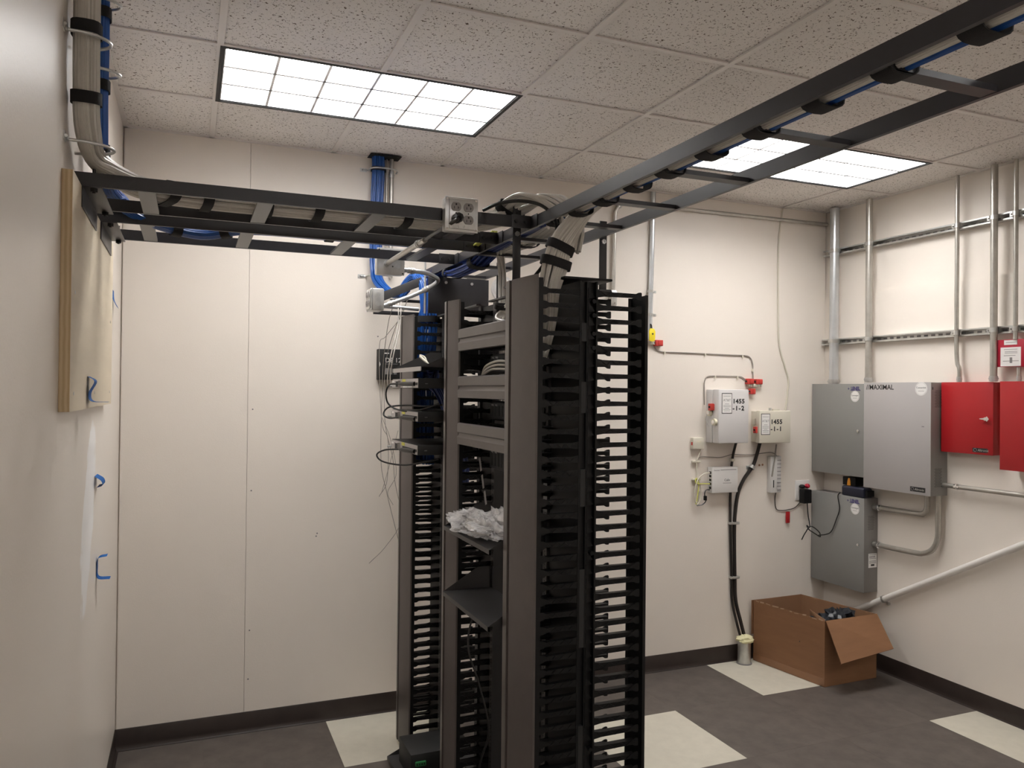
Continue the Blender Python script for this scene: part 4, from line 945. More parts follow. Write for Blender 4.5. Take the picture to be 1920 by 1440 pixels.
for z, lb in ((2.405, 'upper pipe strap on the tagged back wall conduit'), (2.258, 'lower pipe strap on the tagged back wall conduit')):
    t = thing('pipe_strap', lb, 'strap', (2.60, YB, z), 'one hole pipe straps')
    MB().band((2.593, 0.546, z), Vector((0, 0, 1)), Vector((1, 0, 0)), Vector((0, 1, 0)), 0.017, 0.016, 0.016).part('saddle', 'galv', t)
    box(2.610, 2.645, YB - 0.003, YB, z - 0.008, z + 0.008).part('ear', 'galv', t)
    MB().disc((2.632, YB - 0.003, z), (0, -1, 0), 0.005, 0.003, 8).part('screw', 'zinc', t)
t = thing('caution_tag', 'yellow plastic tag hanging at the conduit end beside the rack', 'tag', (2.592, 0.53, 2.09))
MB().prism([(2.572, 2.095), (2.585, 2.087), (2.602, 2.087), (2.615, 2.095), (2.617, 2.150), (2.607, 2.168), (2.580, 2.170), (2.571, 2.155)], 'y', 0.520, 0.5245).part('tag', 'yellow', t, bevel=0.001)
MB().disc((2.597, 0.520, 2.135), (0, -1, 0), 0.006, 0.0006, 12).part('print_mark', 'ink', t)
MB().tube(cr([(2.584, 0.523, 2.168), (2.582, 0.526, 2.195), (2.592, 0.528, 2.19), (2.594, 0.525, 2.16)], 5), 0.0025, 6).part('tie', 'black_cable', t)
def terminal(label, x0, x1, z, n):
    t = thing('terminal_strip', label, 'terminal strip', ((x0 + x1) / 2, YB, z - 0.012), 'small porcelain terminal strips')
    box(x0, x1, YB - 0.022, YB, z - 0.010, z + 0.010).part('block', 'ceramic', t, bevel=0.003)
    for k in range(n):
        x = x0 + (k + 0.5) * (x1 - x0) / n
        for dz in (-0.005, 0.005): MB().disc((x, YB - 0.022, z + dz), (0, -1, 0), 0.0045, 0.003, 8).part('screw', 'galv', t)
terminal('porcelain terminal strip below the yellow tag', 2.570, 2.645, 2.080, 4)
terminal('porcelain terminal strip at the top right of the taller grey box', 3.365, 3.470, 1.822, 5)
def redblock(label, x0, x1, z0, z1, y1=YB, d=0.03):
    t = thing('splice_block', label, 'splice block', ((x0 + x1) / 2, y1, z0), 'small red splice blocks on the back wall')
    box(x0, x1, y1 - d, y1, z0, z1).part('body', 'red_plastic', t, bevel=0.003)
    box(x0 + (x1 - x0) * 0.35, x1 - 0.003, y1 - d - 0.004, y1 - d, z0 + 0.004, z1 - 0.004).part('lid', 'red_plastic', t, bevel=0.002)
    MB().tube([(x0 - 0.006, y1 - d * 0.6, (z0 + z1) / 2), (x0 + 0.006, y1 - d * 0.6, (z0 + z1) / 2)], 0.006, 8).part('wire_port', 'slot', t)
redblock('red splice block under the yellow tag', 2.628, 2.684, 2.062, 2.100)
redblock('red splice block at the top right corner of the taller grey box', 3.345, 3.398, 1.829, 1.866)
redblock('red splice block right of the others above the terminal strip', 3.418, 3.470, 1.829, 1.864)
redblock('red splice block under the terminal strip at the taller box corner', 3.372, 3.412, 1.762, 1.800)
redblock('red splice block on the left side of the taller grey box', 3.012, 3.072, 1.655, 1.700, 0.512, 0.03)
redblock('red splice block between the two telephone boxes', 3.372, 3.432, 1.505, 1.548, 0.512, 0.03)
def wallwire(label, pts, r, m, clips=(), y=YB - 0.006):
    t = cord(label, [(p[0], y, p[1]) if len(p) == 2 else p for p in pts], r, m, 'wall_wire', 'wire')
    for x, z in clips: MB().box(x - 0.004, x + 0.004, YB - 0.012, YB, z - 0.016, z + 0.003).part('clip', 'cream', t)
    return t
wallwire('brown grey wire along the back wall from the yellow tag to the taller box', [(2.632, 2.075), (2.645, 2.045), (2.69, 2.028), (2.85, 2.026), (3.03, 2.024), (3.20, 2.021), (3.34, 2.020), (3.385, 2.005), (3.404, 1.965), (3.406, 1.92), (3.410, 1.85)], 0.0035, 'grey_wire', [(2.71, 2.028), (3.02, 2.024), (3.32, 2.021), (3.402, 1.93)])
wallwire('brown grey wire looping over the taller grey box', [(3.018, 1.69), (3.016, 1.78), (3.018, 1.84), (3.035, 1.872), (3.08, 1.880), (3.20, 1.880), (3.30, 1.879), (3.34, 1.862), (3.350, 1.84)], 0.0032, 'grey_wire', [(3.10, 1.880), (3.28, 1.879)])
wallwire('thin white cable hanging from the ceiling down to the smaller box', [(3.648, 3.034), (3.622, 2.85), (3.613, 2.70), (3.617, 2.30), (3.630, 2.09), (3.675, 1.96), (3.708, 1.86), (3.700, 1.76), (3.685, 1.655)], 0.0055, 'cream_wire')

# telephone boxes
def paperlabel(t, x0, x1, z0, z1, y, cx_):
    box(x0, x1, y - 0.0006, y, z0, z1).part('label_border', 'ink', t)
    e = 0.004
    box(x0 + e, x1 - e, y - 0.0012, y - 0.0006, z0 + e, z1 - e).part('label', 'paper', t, label='white paper label with black border')
    text('AT&T', 0.022, ((x0 + x1) / 2, y - 0.0012, z0 + (z1 - z0) * 0.60), '-y', 'inkgrey', t, align='CENTER', ext=0.0003, space=1.1)
    for f, w in ((0.84, 0.34), (0.46, 0.2), (0.39, 0.36), (0.32, 0.36), (0.25, 0.2), (0.19, 0.34), (0.12, 0.30)):
        xm = (x0 + x1) / 2; hw = (x1 - x0) * w
        box(xm - hw, xm + hw, y - 0.0015, y - 0.0012, z0 + (z1 - z0) * f, z0 + (z1 - z0) * f + 0.0024).part('print_line', 'inkgrey', t)
tb = thing('telephone_box', 'taller light grey telephone box on the back wall, numbered ending in two', 'telephone box', (3.155, YB, 1.446), 'telephone boxes')
box(3.036, 3.275, 0.5005, YB, 1.446, 1.790).part('back_half', 'lightbox', tb, bevel=0.004)
box(3.038, 3.276, 0.435, 0.499, 1.446, 1.792).part('door', 'lightbox', tb, bevel=0.006)
paperlabel(tb, 3.062, 3.142, 1.637, 1.768, 0.435, 0)
text('1455', 0.040, (3.147, 0.4348, 1.703), '-y', 'ink', tb, space=1.12, bold=0.0016, sx=1.08)
text('-1-2', 0.040, (3.147, 0.4348, 1.658), '-y', 'ink', tb, space=1.3, bold=0.0016, sx=1.08)
for x, y, z in ((3.034, 0.515, 1.640), (3.033, 0.462, 1.582)):
    MB().cyl((x - 0.016, y, z), (x + 0.002, y, z), 0.022, 16).part('lock_collar', 'ceramic', tb)
    MB().cyl((x - 0.020, y, z), (x - 0.014, y, z), 0.013, 12).part('lock', 'chrome', tb)
MB().tube(cr([(3.018, 0.52, 1.64), (3.01, 0.53, 1.60), (3.02, 0.52, 1.565), (3.024, 0.515, 1.55)], 5), 0.0022, 6).part('key_chain', 'zinc', tb)
ts = thing('telephone_box', 'smaller cream telephone box on the back wall, numbered ending in one', 'telephone box', (3.515, YB, 1.440), 'telephone boxes')
box(3.400, 3.640, 0.50, YB, 1.444, 1.650).part('back_half', 'cream', ts, bevel=0.004)
box(3.386, 3.645, 0.462, 0.500, 1.440, 1.654).part('door', 'cream', ts, bevel=0.005)
paperlabel(ts, 3.398, 3.472, 1.495, 1.635, 0.462, 0)
text('1455', 0.041, (3.477, 0.4618, 1.567), '-y', 'ink', ts, space=1.12, bold=0.0016, sx=1.08)
text('-1-1', 0.041, (3.477, 0.4618, 1.520), '-y', 'ink', ts, space=1.3, bold=0.0016, sx=1.08)
MB().cyl((3.53, 0.53, 1.650), (3.53, 0.53, 1.672), 0.010, 10).part('top_fitting', 'galv', ts)
box(3.55, 3.60, 0.52, 0.55, 1.650, 1.664).part('top_clip', 'cream', ts)
box(3.388, 3.398, 0.515, 0.545, 1.56, 1.60).part('hasp', 'cream', ts)
# sensor, splitter, modem
t = thing('jack_box', 'small cream surface jack box left of the black wall cables', 'jack box', (2.955, YB, 1.405))
box(2.915, 2.998, YB - 0.032, YB, 1.405, 1.478).part('case', 'cream', t, bevel=0.003)
box(2.913, 2.915, YB - 0.026, YB - 0.012, 1.43, 1.45).part('port', 'red_plastic', t)
box(2.945, 2.975, YB - 0.0332, YB - 0.032, 1.448, 1.458).part('latch', 'ceramic', t)
t = thing('network_modem', 'white network box with ports on its left side and wires in a tangle', 'modem', (3.15, YB, 1.118))
box(3.050, 3.254, 0.512, YB - 0.002, 1.118, 1.285).part('case', 'offwhite', t, bevel=0.004)
text('Calix', 0.022, (3.168, 0.5115, 1.194), '-y', 'inkgrey', t, align='CENTER', bold=0.0004)
box(3.135, 3.20, 0.5112, 0.512, 1.180, 1.183).part('print_line', 'inkgrey', t)
text('Overture', 0.012, (3.062, 0.5115, 1.262), '-y', 'inkgrey', t)
box(3.115, 3.24, 0.5112, 0.512, 1.266, 1.2695).part('print_line', 'inkgrey', t)
for z in (1.250, 1.228, 1.203, 1.178, 1.152): box(3.0485, 3.050, 0.522, 0.542, z - 0.008, z + 0.008).part('port', 'slot', t)
for k, (pts, m, lb) in enumerate([
    ([(3.045, 0.53, 1.250), (3.00, 0.53, 1.245), (2.955, 0.535, 1.205), (2.93, 0.535, 1.12), (2.955, 0.54, 1.05), (2.985, 0.54, 1.10), (2.97, 0.54, 1.20), (2.945, 0.545, 1.215)], 'cream_wire', 'white patch cable curling out of the modem into the tangle'),
    ([(3.045, 0.53, 1.178), (3.00, 0.53, 1.180), (2.95, 0.535, 1.182), (2.94, 0.54, 1.20), (2.95, 0.54, 1.215), (2.965, 0.54, 1.17), (2.955, 0.54, 1.09), (2.945, 0.54, 1.05)], 'yellow_wire', 'yellow patch cable looping left of the modem'),
    ([(2.985, 0.545, 1.405), (2.97, 0.548, 1.36), (2.955, 0.548, 1.32), (2.957, 0.548, 1.22), (2.94, 0.548, 1.12), (2.945, 0.548, 1.06), (2.97, 0.548, 1.04), (2.98, 0.548, 1.13)], 'cream_wire', 'cream wire dropping from the jack box into the tangle'),
    ([(3.045, 0.53, 1.140), (3.015, 0.53, 1.138), (3.005, 0.53, 1.11), (3.015, 0.53, 1.07), (2.99, 0.535, 1.045), (2.955, 0.54, 1.04)], 'black_cable', 'thin black power lead curling under the modem')]):
    cord(lb, pts, 0.0035, m, 'patch_cable', 'cable', n=6)
MB().box(3.002, 3.018, 0.520, 0.540, 1.072, 1.102).solo('cord_ferrite', 'blackplastic', 'small black block on the modem power lead', 'ferrite', bevel=0.003)
for z, lb in ((1.322, 'upper wall clip gathering the jack wires'), (1.208, 'lower wall clip gathering the tangled wires')): MB().box(2.925, 2.985, YB - 0.020, YB, z - 0.006, z + 0.006).solo('wire_clip', 'cream', lb, 'clip', 'cream wire clips', bevel=0.002)
wallwire('thin dark wire sagging under the telephone boxes', [(2.955, 1.325), (2.99, 1.352), (3.06, 1.350), (3.15, 1.345), (3.24, 1.362), (3.30, 1.360), (3.40, 1.358), (3.50, 1.366), (3.57, 1.368), (3.615, 1.34), (3.617, 1.28)], 0.0028, 'grey_wire')
wallwire('thin dark wire from the vertical module down to the red tag and outlet', [(3.61, 1.11), (3.60, 1.05), (3.612, 0.985), (3.66, 0.972), (3.71, 0.974), (3.77, 0.985), (3.815, 1.02), (3.832, 1.045)], 0.0028, 'brown_cable')
t = thing('adapter_module', 'tall narrow white module on the back wall under the smaller box', 'module', (3.575, YB, 1.095))
box(3.535, 3.590, 0.525, YB - 0.001, 1.100, 1.345).part('case', 'offwhite', t, bevel=0.003)
box(3.592, 3.630, 0.535, YB - 0.001, 1.100, 1.345).part('heat_sink', 'lightbox', t, bevel=0.002)
for k in range(9): box(3.594 , 3.628, 0.533, 0.535, 1.115 + k * 0.025, 1.119 + k * 0.025).part('fin', 'inkgrey', t)
box(3.555, 3.563, 0.5242, 0.525, 1.135, 1.185).part('slot', 'slot', t)
cord('black lead from the smaller box into the narrow white module', [(3.585, 0.53, 1.425), (3.575, 0.525, 1.385), (3.560, 0.515, 1.335), (3.545, 0.515, 1.26), (3.54, 0.52, 1.21)], 0.005, 'grey_wire', 'cable', 'cable')
for k, (x, z, lb) in enumerate(((3.47, 1.285, 'small rusty screw head in the back wall, left of a pair'), (3.497, 1.287, 'small rusty screw head in the back wall, right of a pair'))):
    MB().disc((x, YB, z), (0, -1, 0), 0.007, 0.003, 8).solo('screw', 'cardboard', lb, 'screw')
t = thing('wall_outlet', 'white wall outlet with a black adapter plugged into it', 'outlet', (3.838, YB, 1.035))
box(3.776, 3.900, YB - 0.006, YB, 1.035, 1.172).part('cover_plate', 'offwhite', t, bevel=0.002)
for z in (1.068, 1.135): box(3.815, 3.862, YB - 0.009, YB - 0.006, z - 0.018, z + 0.018).part('receptacle', 'offwhite', t, bevel=0.003)
t = thing('power_adapter', 'black block adapter in the outlet with a red tip', 'power adapter', (3.838, 0.52, 1.01))
box(3.803, 3.872, 0.505, YB - 0.010, 1.018, 1.112).part('body', 'blackplastic', t, bevel=0.006)
MB().ball((3.813, 0.535, 1.132), 0.020, 0.022, 0.014, 12, 8).part('strain_relief', 'blackplastic', t)
MB().ball((3.858, 0.535, 1.134), 0.018, 0.02, 0.017, 12, 8).part('tip', 'red_plate', t, label='red cap')
MB().box(3.690, 3.722, 0.548, 0.556, 0.885, 0.962).solo('warning_tag', 'red', 'small red tag hanging on the thin wire near the outlet', 'tag', bevel=0.003)
cord('black cord from the adapter to the coil at the lower cabinet edge', [(3.850, 0.525, 1.02), (3.853, 0.52, 0.94), (3.850, 0.50, 0.86), (3.815, 0.49, 0.872), (3.825, 0.48, 0.845), (3.865, 0.46, 0.815), (3.885, 0.44, 0.80), (3.872, 0.44, 0.835), (3.83, 0.47, 0.868), (3.80, 0.49, 0.82), (3.78, 0.50, 0.775)], 0.0036)
cord('black cord from the coil up to the navy adapter between the grey cabinets', [(3.875, 0.445, 0.81), (3.895, 0.40, 0.822), (3.905, 0.36, 0.85), (3.905, 0.32, 0.93), (3.905, 0.29, 1.01), (3.900, 0.30, 1.09), (3.905, 0.285, 1.12)], 0.0036)
# black riser cables and the floor sleeve
cord('thick black riser cable from the taller telephone box to the floor sleeve', [(3.245, 0.52, 1.45), (3.236, 0.54, 1.36), (3.228, 0.548, 1.26), (3.223, 0.548, 1.10), (3.225, 0.548, 0.85), (3.237, 0.548, 0.56), (3.243, 0.548, 0.40), (3.262, 0.52, 0.25), (3.283, 0.50, 0.15)], 0.0085, 'brown_cable', 'riser_cable', 'cable')
cord('thick black riser cable from the smaller telephone box to the floor sleeve', [(3.440, 0.52, 1.445), (3.430, 0.54, 1.36), (3.400, 0.545, 1.28), (3.330, 0.545, 1.20), (3.285, 0.547, 1.11), (3.262, 0.547, 0.98), (3.256, 0.547, 0.85), (3.262, 0.547, 0.56), (3.270, 0.546, 0.40), (3.295, 0.52, 0.25), (3.312, 0.50, 0.15)], 0.0115, 'brown_cable', 'riser_cable', 'cable')
for x0, x1, z, lb in ((3.215, 3.285, 0.91, 'upper steel clip on the two black riser cables'), (3.225, 3.290, 0.552, 'lower steel clip on the two black riser cables')):
    MB().box(x0, x1, YB - 0.034, YB, z - 0.008, z + 0.008).solo('cable_clip', 'galv', lb, 'clip', 'steel clips on the black riser cables', bevel=0.002)
MB().band((3.395, 0.545, 1.275), Vector((0.6, 0, 0.8)), Vector((0.8, 0, -0.6)), Vector((0, 1, 0)), 0.016, 0.016, 0.022).box(3.36, 3.385, YB - 0.004, YB, 1.262, 1.285).solo('cable_clip', 'galv', 'steel strap at the bend of the thicker black cable', 'clip', 'steel clips on the black riser cables')
MB().box(3.222, 3.248, YB - 0.030, YB, 1.318, 1.336).solo('cable_clip', 'cream', 'cream clip on the black cable just above the modem', 'clip', bevel=0.002)
t = thing('floor_sleeve', 'steel floor sleeve sealed with yellow putty where the black cables enter', 'conduit sleeve', (3.297, 0.49, 0))
MB().tube([(3.297, 0.49, 0), (3.297, 0.49, 0.145)], 0.042, 20).part('sleeve', 'galv', t)
MB().tube([(3.297, 0.49, 0), (3.297, 0.49, 0.006)], 0.050, 20).part('collar', 'inkgrey', t)
crinkled((3.297, 0.485, 0.158), 0.056, 0.050, 0.030, 1.3, 0.25, 24, 14, 0.9).part('putty', 'putty', t, label='lump of pale yellow putty')

# ------------------------------------------------------------------ right wall: conduits on strut, cabinets
def strut(label, y0, y1, z):
    t = thing('strut_channel', label, 'strut channel', (4.025, (y0 + y1) / 2, z - 0.0205), 'steel strut channels on the right wall')
    x0, x1, w = 4.000, XR, 0.0205
    off = 0.0 if z < PANTOP else PAN
    prof = [(x1 + off, z - w), (x0, z - w), (x0, z - w + 0.009), (x0 + 0.002, z - w + 0.009), (x0 + 0.002, z - w + 0.002), (x1 + off - 0.002, z - w + 0.002), (x1 + off - 0.002, z + w - 0.002), (x0 + 0.002, z + w - 0.002), (x0 + 0.002, z + w - 0.009), (x0, z + w - 0.009), (x0, z + w), (x1 + off, z + w)]
    vs = [Vector((p[0], y, p[1])) for y in (y0, y1) for p in prof]; n = len(prof)
    MB().add(vs, [(i, (i + 1) % n, n + (i + 1) % n, n + i) for i in range(n)] + [tuple(range(n)), tuple(range(2 * n - 1, n - 1, -1))]).part('channel', 'galv', t)
    mb = MB(); y = y0 + 0.03
    while y < y1 - 0.04: mb.box(x1 + off - 0.0028, x1 + off - 0.0018, y, y + 0.028, z - 0.006, z + 0.006); y += 0.05
    mb.part('slots', 'inkgrey', t, kind='stuff')
    for y in (y0 + 0.08, (y0 + y1) / 2 - 0.2, (y0 + y1) / 2 + 0.3): MB().disc((x1 + off - 0.003, y, z), (-1, 0, 0), 0.010, 0.006, 6).part('anchor_bolt', 'zinc', t)
strut('upper steel strut channel on the right wall, high above the cabinets', -3.2, 0.548, 2.745)
strut('lower steel strut channel on the right wall, just above the cabinets', -3.2, 0.558, 2.128)
def riser(label, y, r, z0, z1=3.035, m='emt', offset=None, clamps=(2.745, 2.128)):
    x = 3.998 - r
    pts = [(x, y, z1), (x, y, z1 * 0.6 + z0 * 0.4), (x, y, 2.02)] + [(x, y + offset[0], offset[1]), (x, y + offset[0], z0)] if offset else [(x, y, z1), (x, y, (z0 + z1) / 2), (x, y, z0)]
    t = conduit(label, pts, r, m, group='vertical conduits on the right wall')
    for z in clamps:
        MB().band((x, y, z), Vector((0, 0, 1)), Vector((0, 1, 0)), Vector((1, 0, 0)), r + 0.0005, r + 0.0005, 0.024, 0.003).part('clamp', 'galv', t)
        MB().box(x - 0.002, 3.998, y + r, y + r + 0.022, z - 0.012, z + 0.012).tube([(x - 0.012, y + r + 0.012, z), (x + 0.02, y + r + 0.012, z)], 0.004, 8).part('clamp_screw', 'zinc', t)
    if z0 < 2.0:
        yo = y + (offset[0] if offset else 0)
        MB().tube([(x, yo, z0 + 0.002), (x, yo, z0 + 0.03)], r * 1.22, 16).tube([(x, yo, z0 + 0.012), (x, yo, z0 + 0.020)], r * 1.38, 12).part('connector', 'zinc', t)
    return t
riser('widest bright conduit on the right wall, nearest the corner', 0.412, 0.030, 1.838, m='emt_bright')
riser('medium conduit on the right wall, second from the corner', 0.125, 0.0205, 1.848)
riser('slim conduit on the right wall with a kink above the first red cabinet', -0.500, 0.0118, 1.845, offset=(-0.018, 1.92))
riser('medium conduit on the right wall running down to the red cabinet edge', -0.730, 0.0185, 1.846)
riser('slim conduit on the right wall ending at the small red plate', -0.848, 0.0118, 2.07)
riser('slim conduit on the right wall between the red plate and the second red cabinet', -0.866, 0.010, 1.845, 1.920, clamps=())

def cabinet(label, name, cat, x0, y0, y1, z0, z1, mface, mside, group, lip=0.0):
    """steel cabinet on the right wall; door face at x0"""
    t = thing(name, label, cat, (XR, (y0 + y1) / 2, z0), group)
    box(x0 + 0.004, XR, y0, y1, z0, z1).part('body', mside, t, bevel=0.002)
    box(x0, x0 + 0.0035, y0 - lip, y1 + lip, z0 - lip, z1 + lip).part('door', mface, t, bevel=0.001)
    return t
def sticker(t, y, z, r, x):
    d = MB().disc((x, y, z), (-1, 0, 0), r, 0.0006, 32).part('round_sticker', 'paper', t, label='round white sticker')
    MB().tube([(x - 0.0008, y + (r - 0.004) * math.cos(a), z + (r - 0.004) * math.sin(a)) for a in [2 * math.pi * k / 40 for k in range(41)]], 0.0005, 4, cap=False).part('ring_print', 'inkgrey', t)
    text('Convergint', r * 0.36, (x - 0.0007, y, z + 0.002), '-x', 'inkgrey', t, align='CENTER', ext=0.0002, bold=0.0003)
    box(x - 0.0009, x - 0.0006, y - r * 0.5, y + r * 0.5, z - r * 0.35, z - r * 0.30).part('print_line', 'inkgrey', t)
def lock(t, x, y, z):
    MB().cyl((x, y, z), (x - 0.010, y, z), 0.009, 16).cyl((x - 0.010, y, z), (x - 0.014, y, z), 0.006, 12).part('lock', 'chrome', t)
def lenel(t, y, z, x):
    box(x - 0.0006, x, y - 0.083, y + 0.008, z - 0.0035, z - 0.0015).part('print_line', 'inkblue', t)
    text('LENEL', 0.031, (x - 0.0002, y, z), '-x', 'inkblue', t, bold=0.0012, space=0.95, sx=0.92)
    text('+', 0.026, (x - 0.0002, y + 0.026, z), '-x', 'inkblue', t, bold=0.0008)
def plate_label(t, y0, y1, z0, z1, x):
    box(x - 0.0008, x, y0, y1, z0, z1).part('name_plate', 'ink', t, label='black name plate')
    MB().tube([(x - 0.0012, y1 - 0.016 + 0.009 * math.cos(a), (z0 + z1) / 2 + 0.009 * math.sin(a)) for a in [2 * math.pi * k / 16 for k in range(17)]], 0.0018, 6, cap=False).part('name_plate_mark', 'inkgrey', t)
    text('Altronix', 0.019, (x - 0.001, y1 - 0.031, (z0 + z1) / 2 - 0.006), '-x', 'galv', t, shear=0.15)
c = cabinet('upper grey steel cabinet in the corner of the right wall', 'access_cabinet', 'cabinet', 3.917, 0.088, 0.556, 1.236, 1.836, 'grey_cab', 'grey_side', 'grey steel cabinets', 0.001)
lenel(c, 0.212, 1.796, 3.917); sticker(c, 0.177, 1.755, 0.036, 3.917); lock(c, 3.917, 0.144, 1.532)
c = cabinet('lower grey steel cabinet in the corner above the cardboard box', 'access_cabinet', 'cabinet', 3.917, 0.098, 0.556, 0.498, 1.100, 'grey_cab', 'grey_side', 'grey steel cabinets', 0.001)
lenel(c, 0.212, 1.064, 3.917); sticker(c, 0.171, 1.025, 0.036, 3.917); lock(c, 3.917, 0.138, 0.799)
def side_label(t, x0, x1, z0, z1, y):
    box(x0, x1, y - 0.0008, y, z0, z1).part('rating_label', 'paper', t, label='white rating label')
    for f in (0.90, 0.62, 0.46, 0.38, 0.30): box(x0 + 0.006, x1 - 0.006, y - 0.0011, y - 0.0008, z0 + (z1 - z0) * f, z0 + (z1 - z0) * f + 0.003).part('print_line', 'inkgrey', t)
    for k in range(4): box(x0 + 0.008 + k * 0.013, x0 + 0.016 + k * 0.013, y - 0.0011, y - 0.0008, z0 + (z1 - z0) * 0.70, z0 + (z1 - z0) * 0.83).part('print_block', 'inkgrey', t)
    box(x0 + 0.02, x1 - 0.02, y - 0.0011, y - 0.0008, z0 + 0.010, z0 + 0.022).part('print_block', 'ink', t)
side_label(c, 3.958, 4.028, 0.655, 0.745, 0.098)
def perforation(t, x0, x1, z0, z1, y):
    mb = MB(); z = z0; k = 0
    while z < z1:
        x = x0 + (0.005 if k % 2 else 0)
        while x < x1: mb.disc((x, y, z), (0, -1, 0), 0.0026, 0.0005, 6); x += 0.010
        z += 0.0085; k += 1
    mb.part('vent_holes', 'slot', t, kind='stuff')
perforation(c, 3.955, 4.0, 0.90, 0.985, 0.098)
c = cabinet('largest light grey steel cabinet on the right wall, standing proud of the others', 'power_cabinet', 'cabinet', 3.897, -0.405, 0.084, 1.180, 1.843, 'grey_cab2', 'grey_cab', 'grey steel cabinets', 0.001)
text('//MAXIMAL', 0.043, (3.8968, 0.066, 1.800), '-x', 'ink', c, shear=0.0, sx=1.0, bold=0.0006)
sticker(c, -0.340, 1.805, 0.041, 3.897)
plate_label(c, -0.372, -0.268, 1.196, 1.224, 3.897)
box(3.8962, 3.897, -0.362, -0.345, 1.580, 1.586).part('key_slot', 'inkgrey', c)
perforation(c, 3.935, 3.985, 1.235, 1.345, -0.405); perforation(c, 3.935, 3.985, 1.70, 1.80, -0.405)
box(3.91, 3.914, -0.4065, -0.405, 1.80, 1.815).part('hinge', 'slot', c)
c = cabinet('smaller red steel cabinet with a key in its lock, on the right wall', 'fire_alarm_cabinet', 'cabinet', 3.970, -0.735, -0.416, 1.442, 1.843, 'red', 'red', 'red steel cabinets', 0.001)
lock(c, 3.970, -0.694, 1.640)
MB().prism([(-0.700, 1.635), (-0.668, 1.638), (-0.668, 1.642), (-0.700, 1.646), (-0.712, 1.655), (-0.724, 1.640), (-0.712, 1.626)], 'x', 3.952, 3.9555).part('key', 'chrome', c)
plate_label(c, -0.705, -0.615, 1.453, 1.477, 3.970)
c = cabinet('larger red steel cabinet at the right edge of the view', 'fire_alarm_cabinet', 'cabinet', 3.897, -1.26, -0.828, 1.378, 1.844, 'red', 'red', 'red steel cabinets', 0.001)
lock(c, 3.897, -1.21, 1.62)
t = thing('alarm_plate', 'small dark red plate with white notices above the red cabinets', 'alarm module', (4.0, -0.835, 1.925))
box(3.985, 4.0, -0.935, -0.732, 1.925, 2.072).part('plate', 'red_plate', t, bevel=0.002)
box(4.0, XR, -0.92, -0.75, 1.935, 2.062).part('back_box', 'red_plate', t)
box(3.984, 3.985, -0.879, -0.766, 1.928, 2.030).part('notice', 'paper', t, label='white printed notice')
box(3.984, 3.985, -0.859, -0.786, 2.043, 2.068).part('notice', 'paper', t, label='small white notice strip')
for z, a, b in ((2.055, -0.85, -0.795), (2.018, -0.86, -0.785), (2.006, -0.86, -0.79), (1.999, -0.86, -0.79), (1.985, -0.85, -0.785), (1.956, -0.868, -0.78)): box(3.9835, 3.984, a, b, z - 0.0012, z + 0.0012).part('print_line', 'inkgrey', t)
box(3.9835, 3.984, -0.832, -0.818, 1.945, 1.975).part('print_block', 'inkgrey', t)
for y in (-0.742, -0.925):
    for z in (1.938, 2.060): MB().disc((3.985, y, z), (-1, 0, 0), 0.005, 0.003, 8).part('screw', 'chrome', t)
# conduit links between the cabinets
conduit('short conduit curving from the lower grey cabinet up to the large cabinet', bend((4.0, 0.096, 1.045), (4.0, -0.30, 1.050), (4.0, -0.30, 1.178), r=0.13), 0.0165, 'emt', couplings=(0.02,), cm='chrome')
conduit('longer conduit curving from the lower grey cabinet up to the large cabinet', bend((4.0, 0.096, 0.805), (4.0, -0.375, 0.812), (4.0, -0.375, 1.178), r=0.16), 0.0165, 'emt', couplings=(0.02,), cm='chrome')
conduit('short conduit joining the two grey cabinets in the corner', [(4.0, 0.145, 1.102), (4.0, 0.145, 1.17), (4.0, 0.145, 1.234)], 0.0165, 'emt', couplings=(0.35,))
conduit('horizontal conduit leaving the large cabinet toward the right', [(4.0, -0.407, 1.243), (4.0, -1.2, 1.243), (4.0, -3.0, 1.243)], 0.0135, 'emt', couplings=(0.01,), cm='chrome')
t = conduit('sloping pale conduit low on the right wall behind the cardboard box', [(4.006, 0.42, 0.243), (4.006, -0.4, 0.708), (4.006, -2.4, 1.84)], 0.019, 'emt_white')
MB().band((4.008, 0.020, 0.470), Vector((0, -0.87, 0.49)), Vector((1, 0, 0)), Vector((0, 0.49, 0.87)), 0.0195, 0.0195, 0.016, 0.003).part('strap', 'galv', t)
box(4.018, XR, -0.005, 0.012, 0.436, 0.452).part('strap_ear', 'galv', t)
# things tucked between the two corner cabinets
t = thing('power_brick', 'navy power adapter lying on the lower grey cabinet with a black lead', 'power adapter', (3.95, 0.17, 1.1025))
MB().prism([(3.925, 1.1025), (4.0, 1.1025), (4.0, 1.155), (3.985, 1.165), (3.930, 1.165), (3.922, 1.155)], 'y', 0.110, 0.290).part('body', 'navy', t, bevel=0.005)
box(3.935, 3.995, 0.088, 0.110, 1.110, 1.150).part('end_cap', 'blackplastic', t, bevel=0.003)
box(3.95, XR, 0.20, 0.31, 1.166, 1.222).solo('power_strip', 'blackplastic', 'black power tap tucked under the upper grey cabinet', 'power strip', bevel=0.004)
MB().tube([(3.955, 0.255, 1.168), (3.955, 0.255, 1.195), (3.955, 0.255, 1.215)], 0.013, 10, rr=[0.016, 0.014, 0.009]).solo('wire_nut', 'orange', 'orange wire connector between the corner cabinets', 'wire connector')

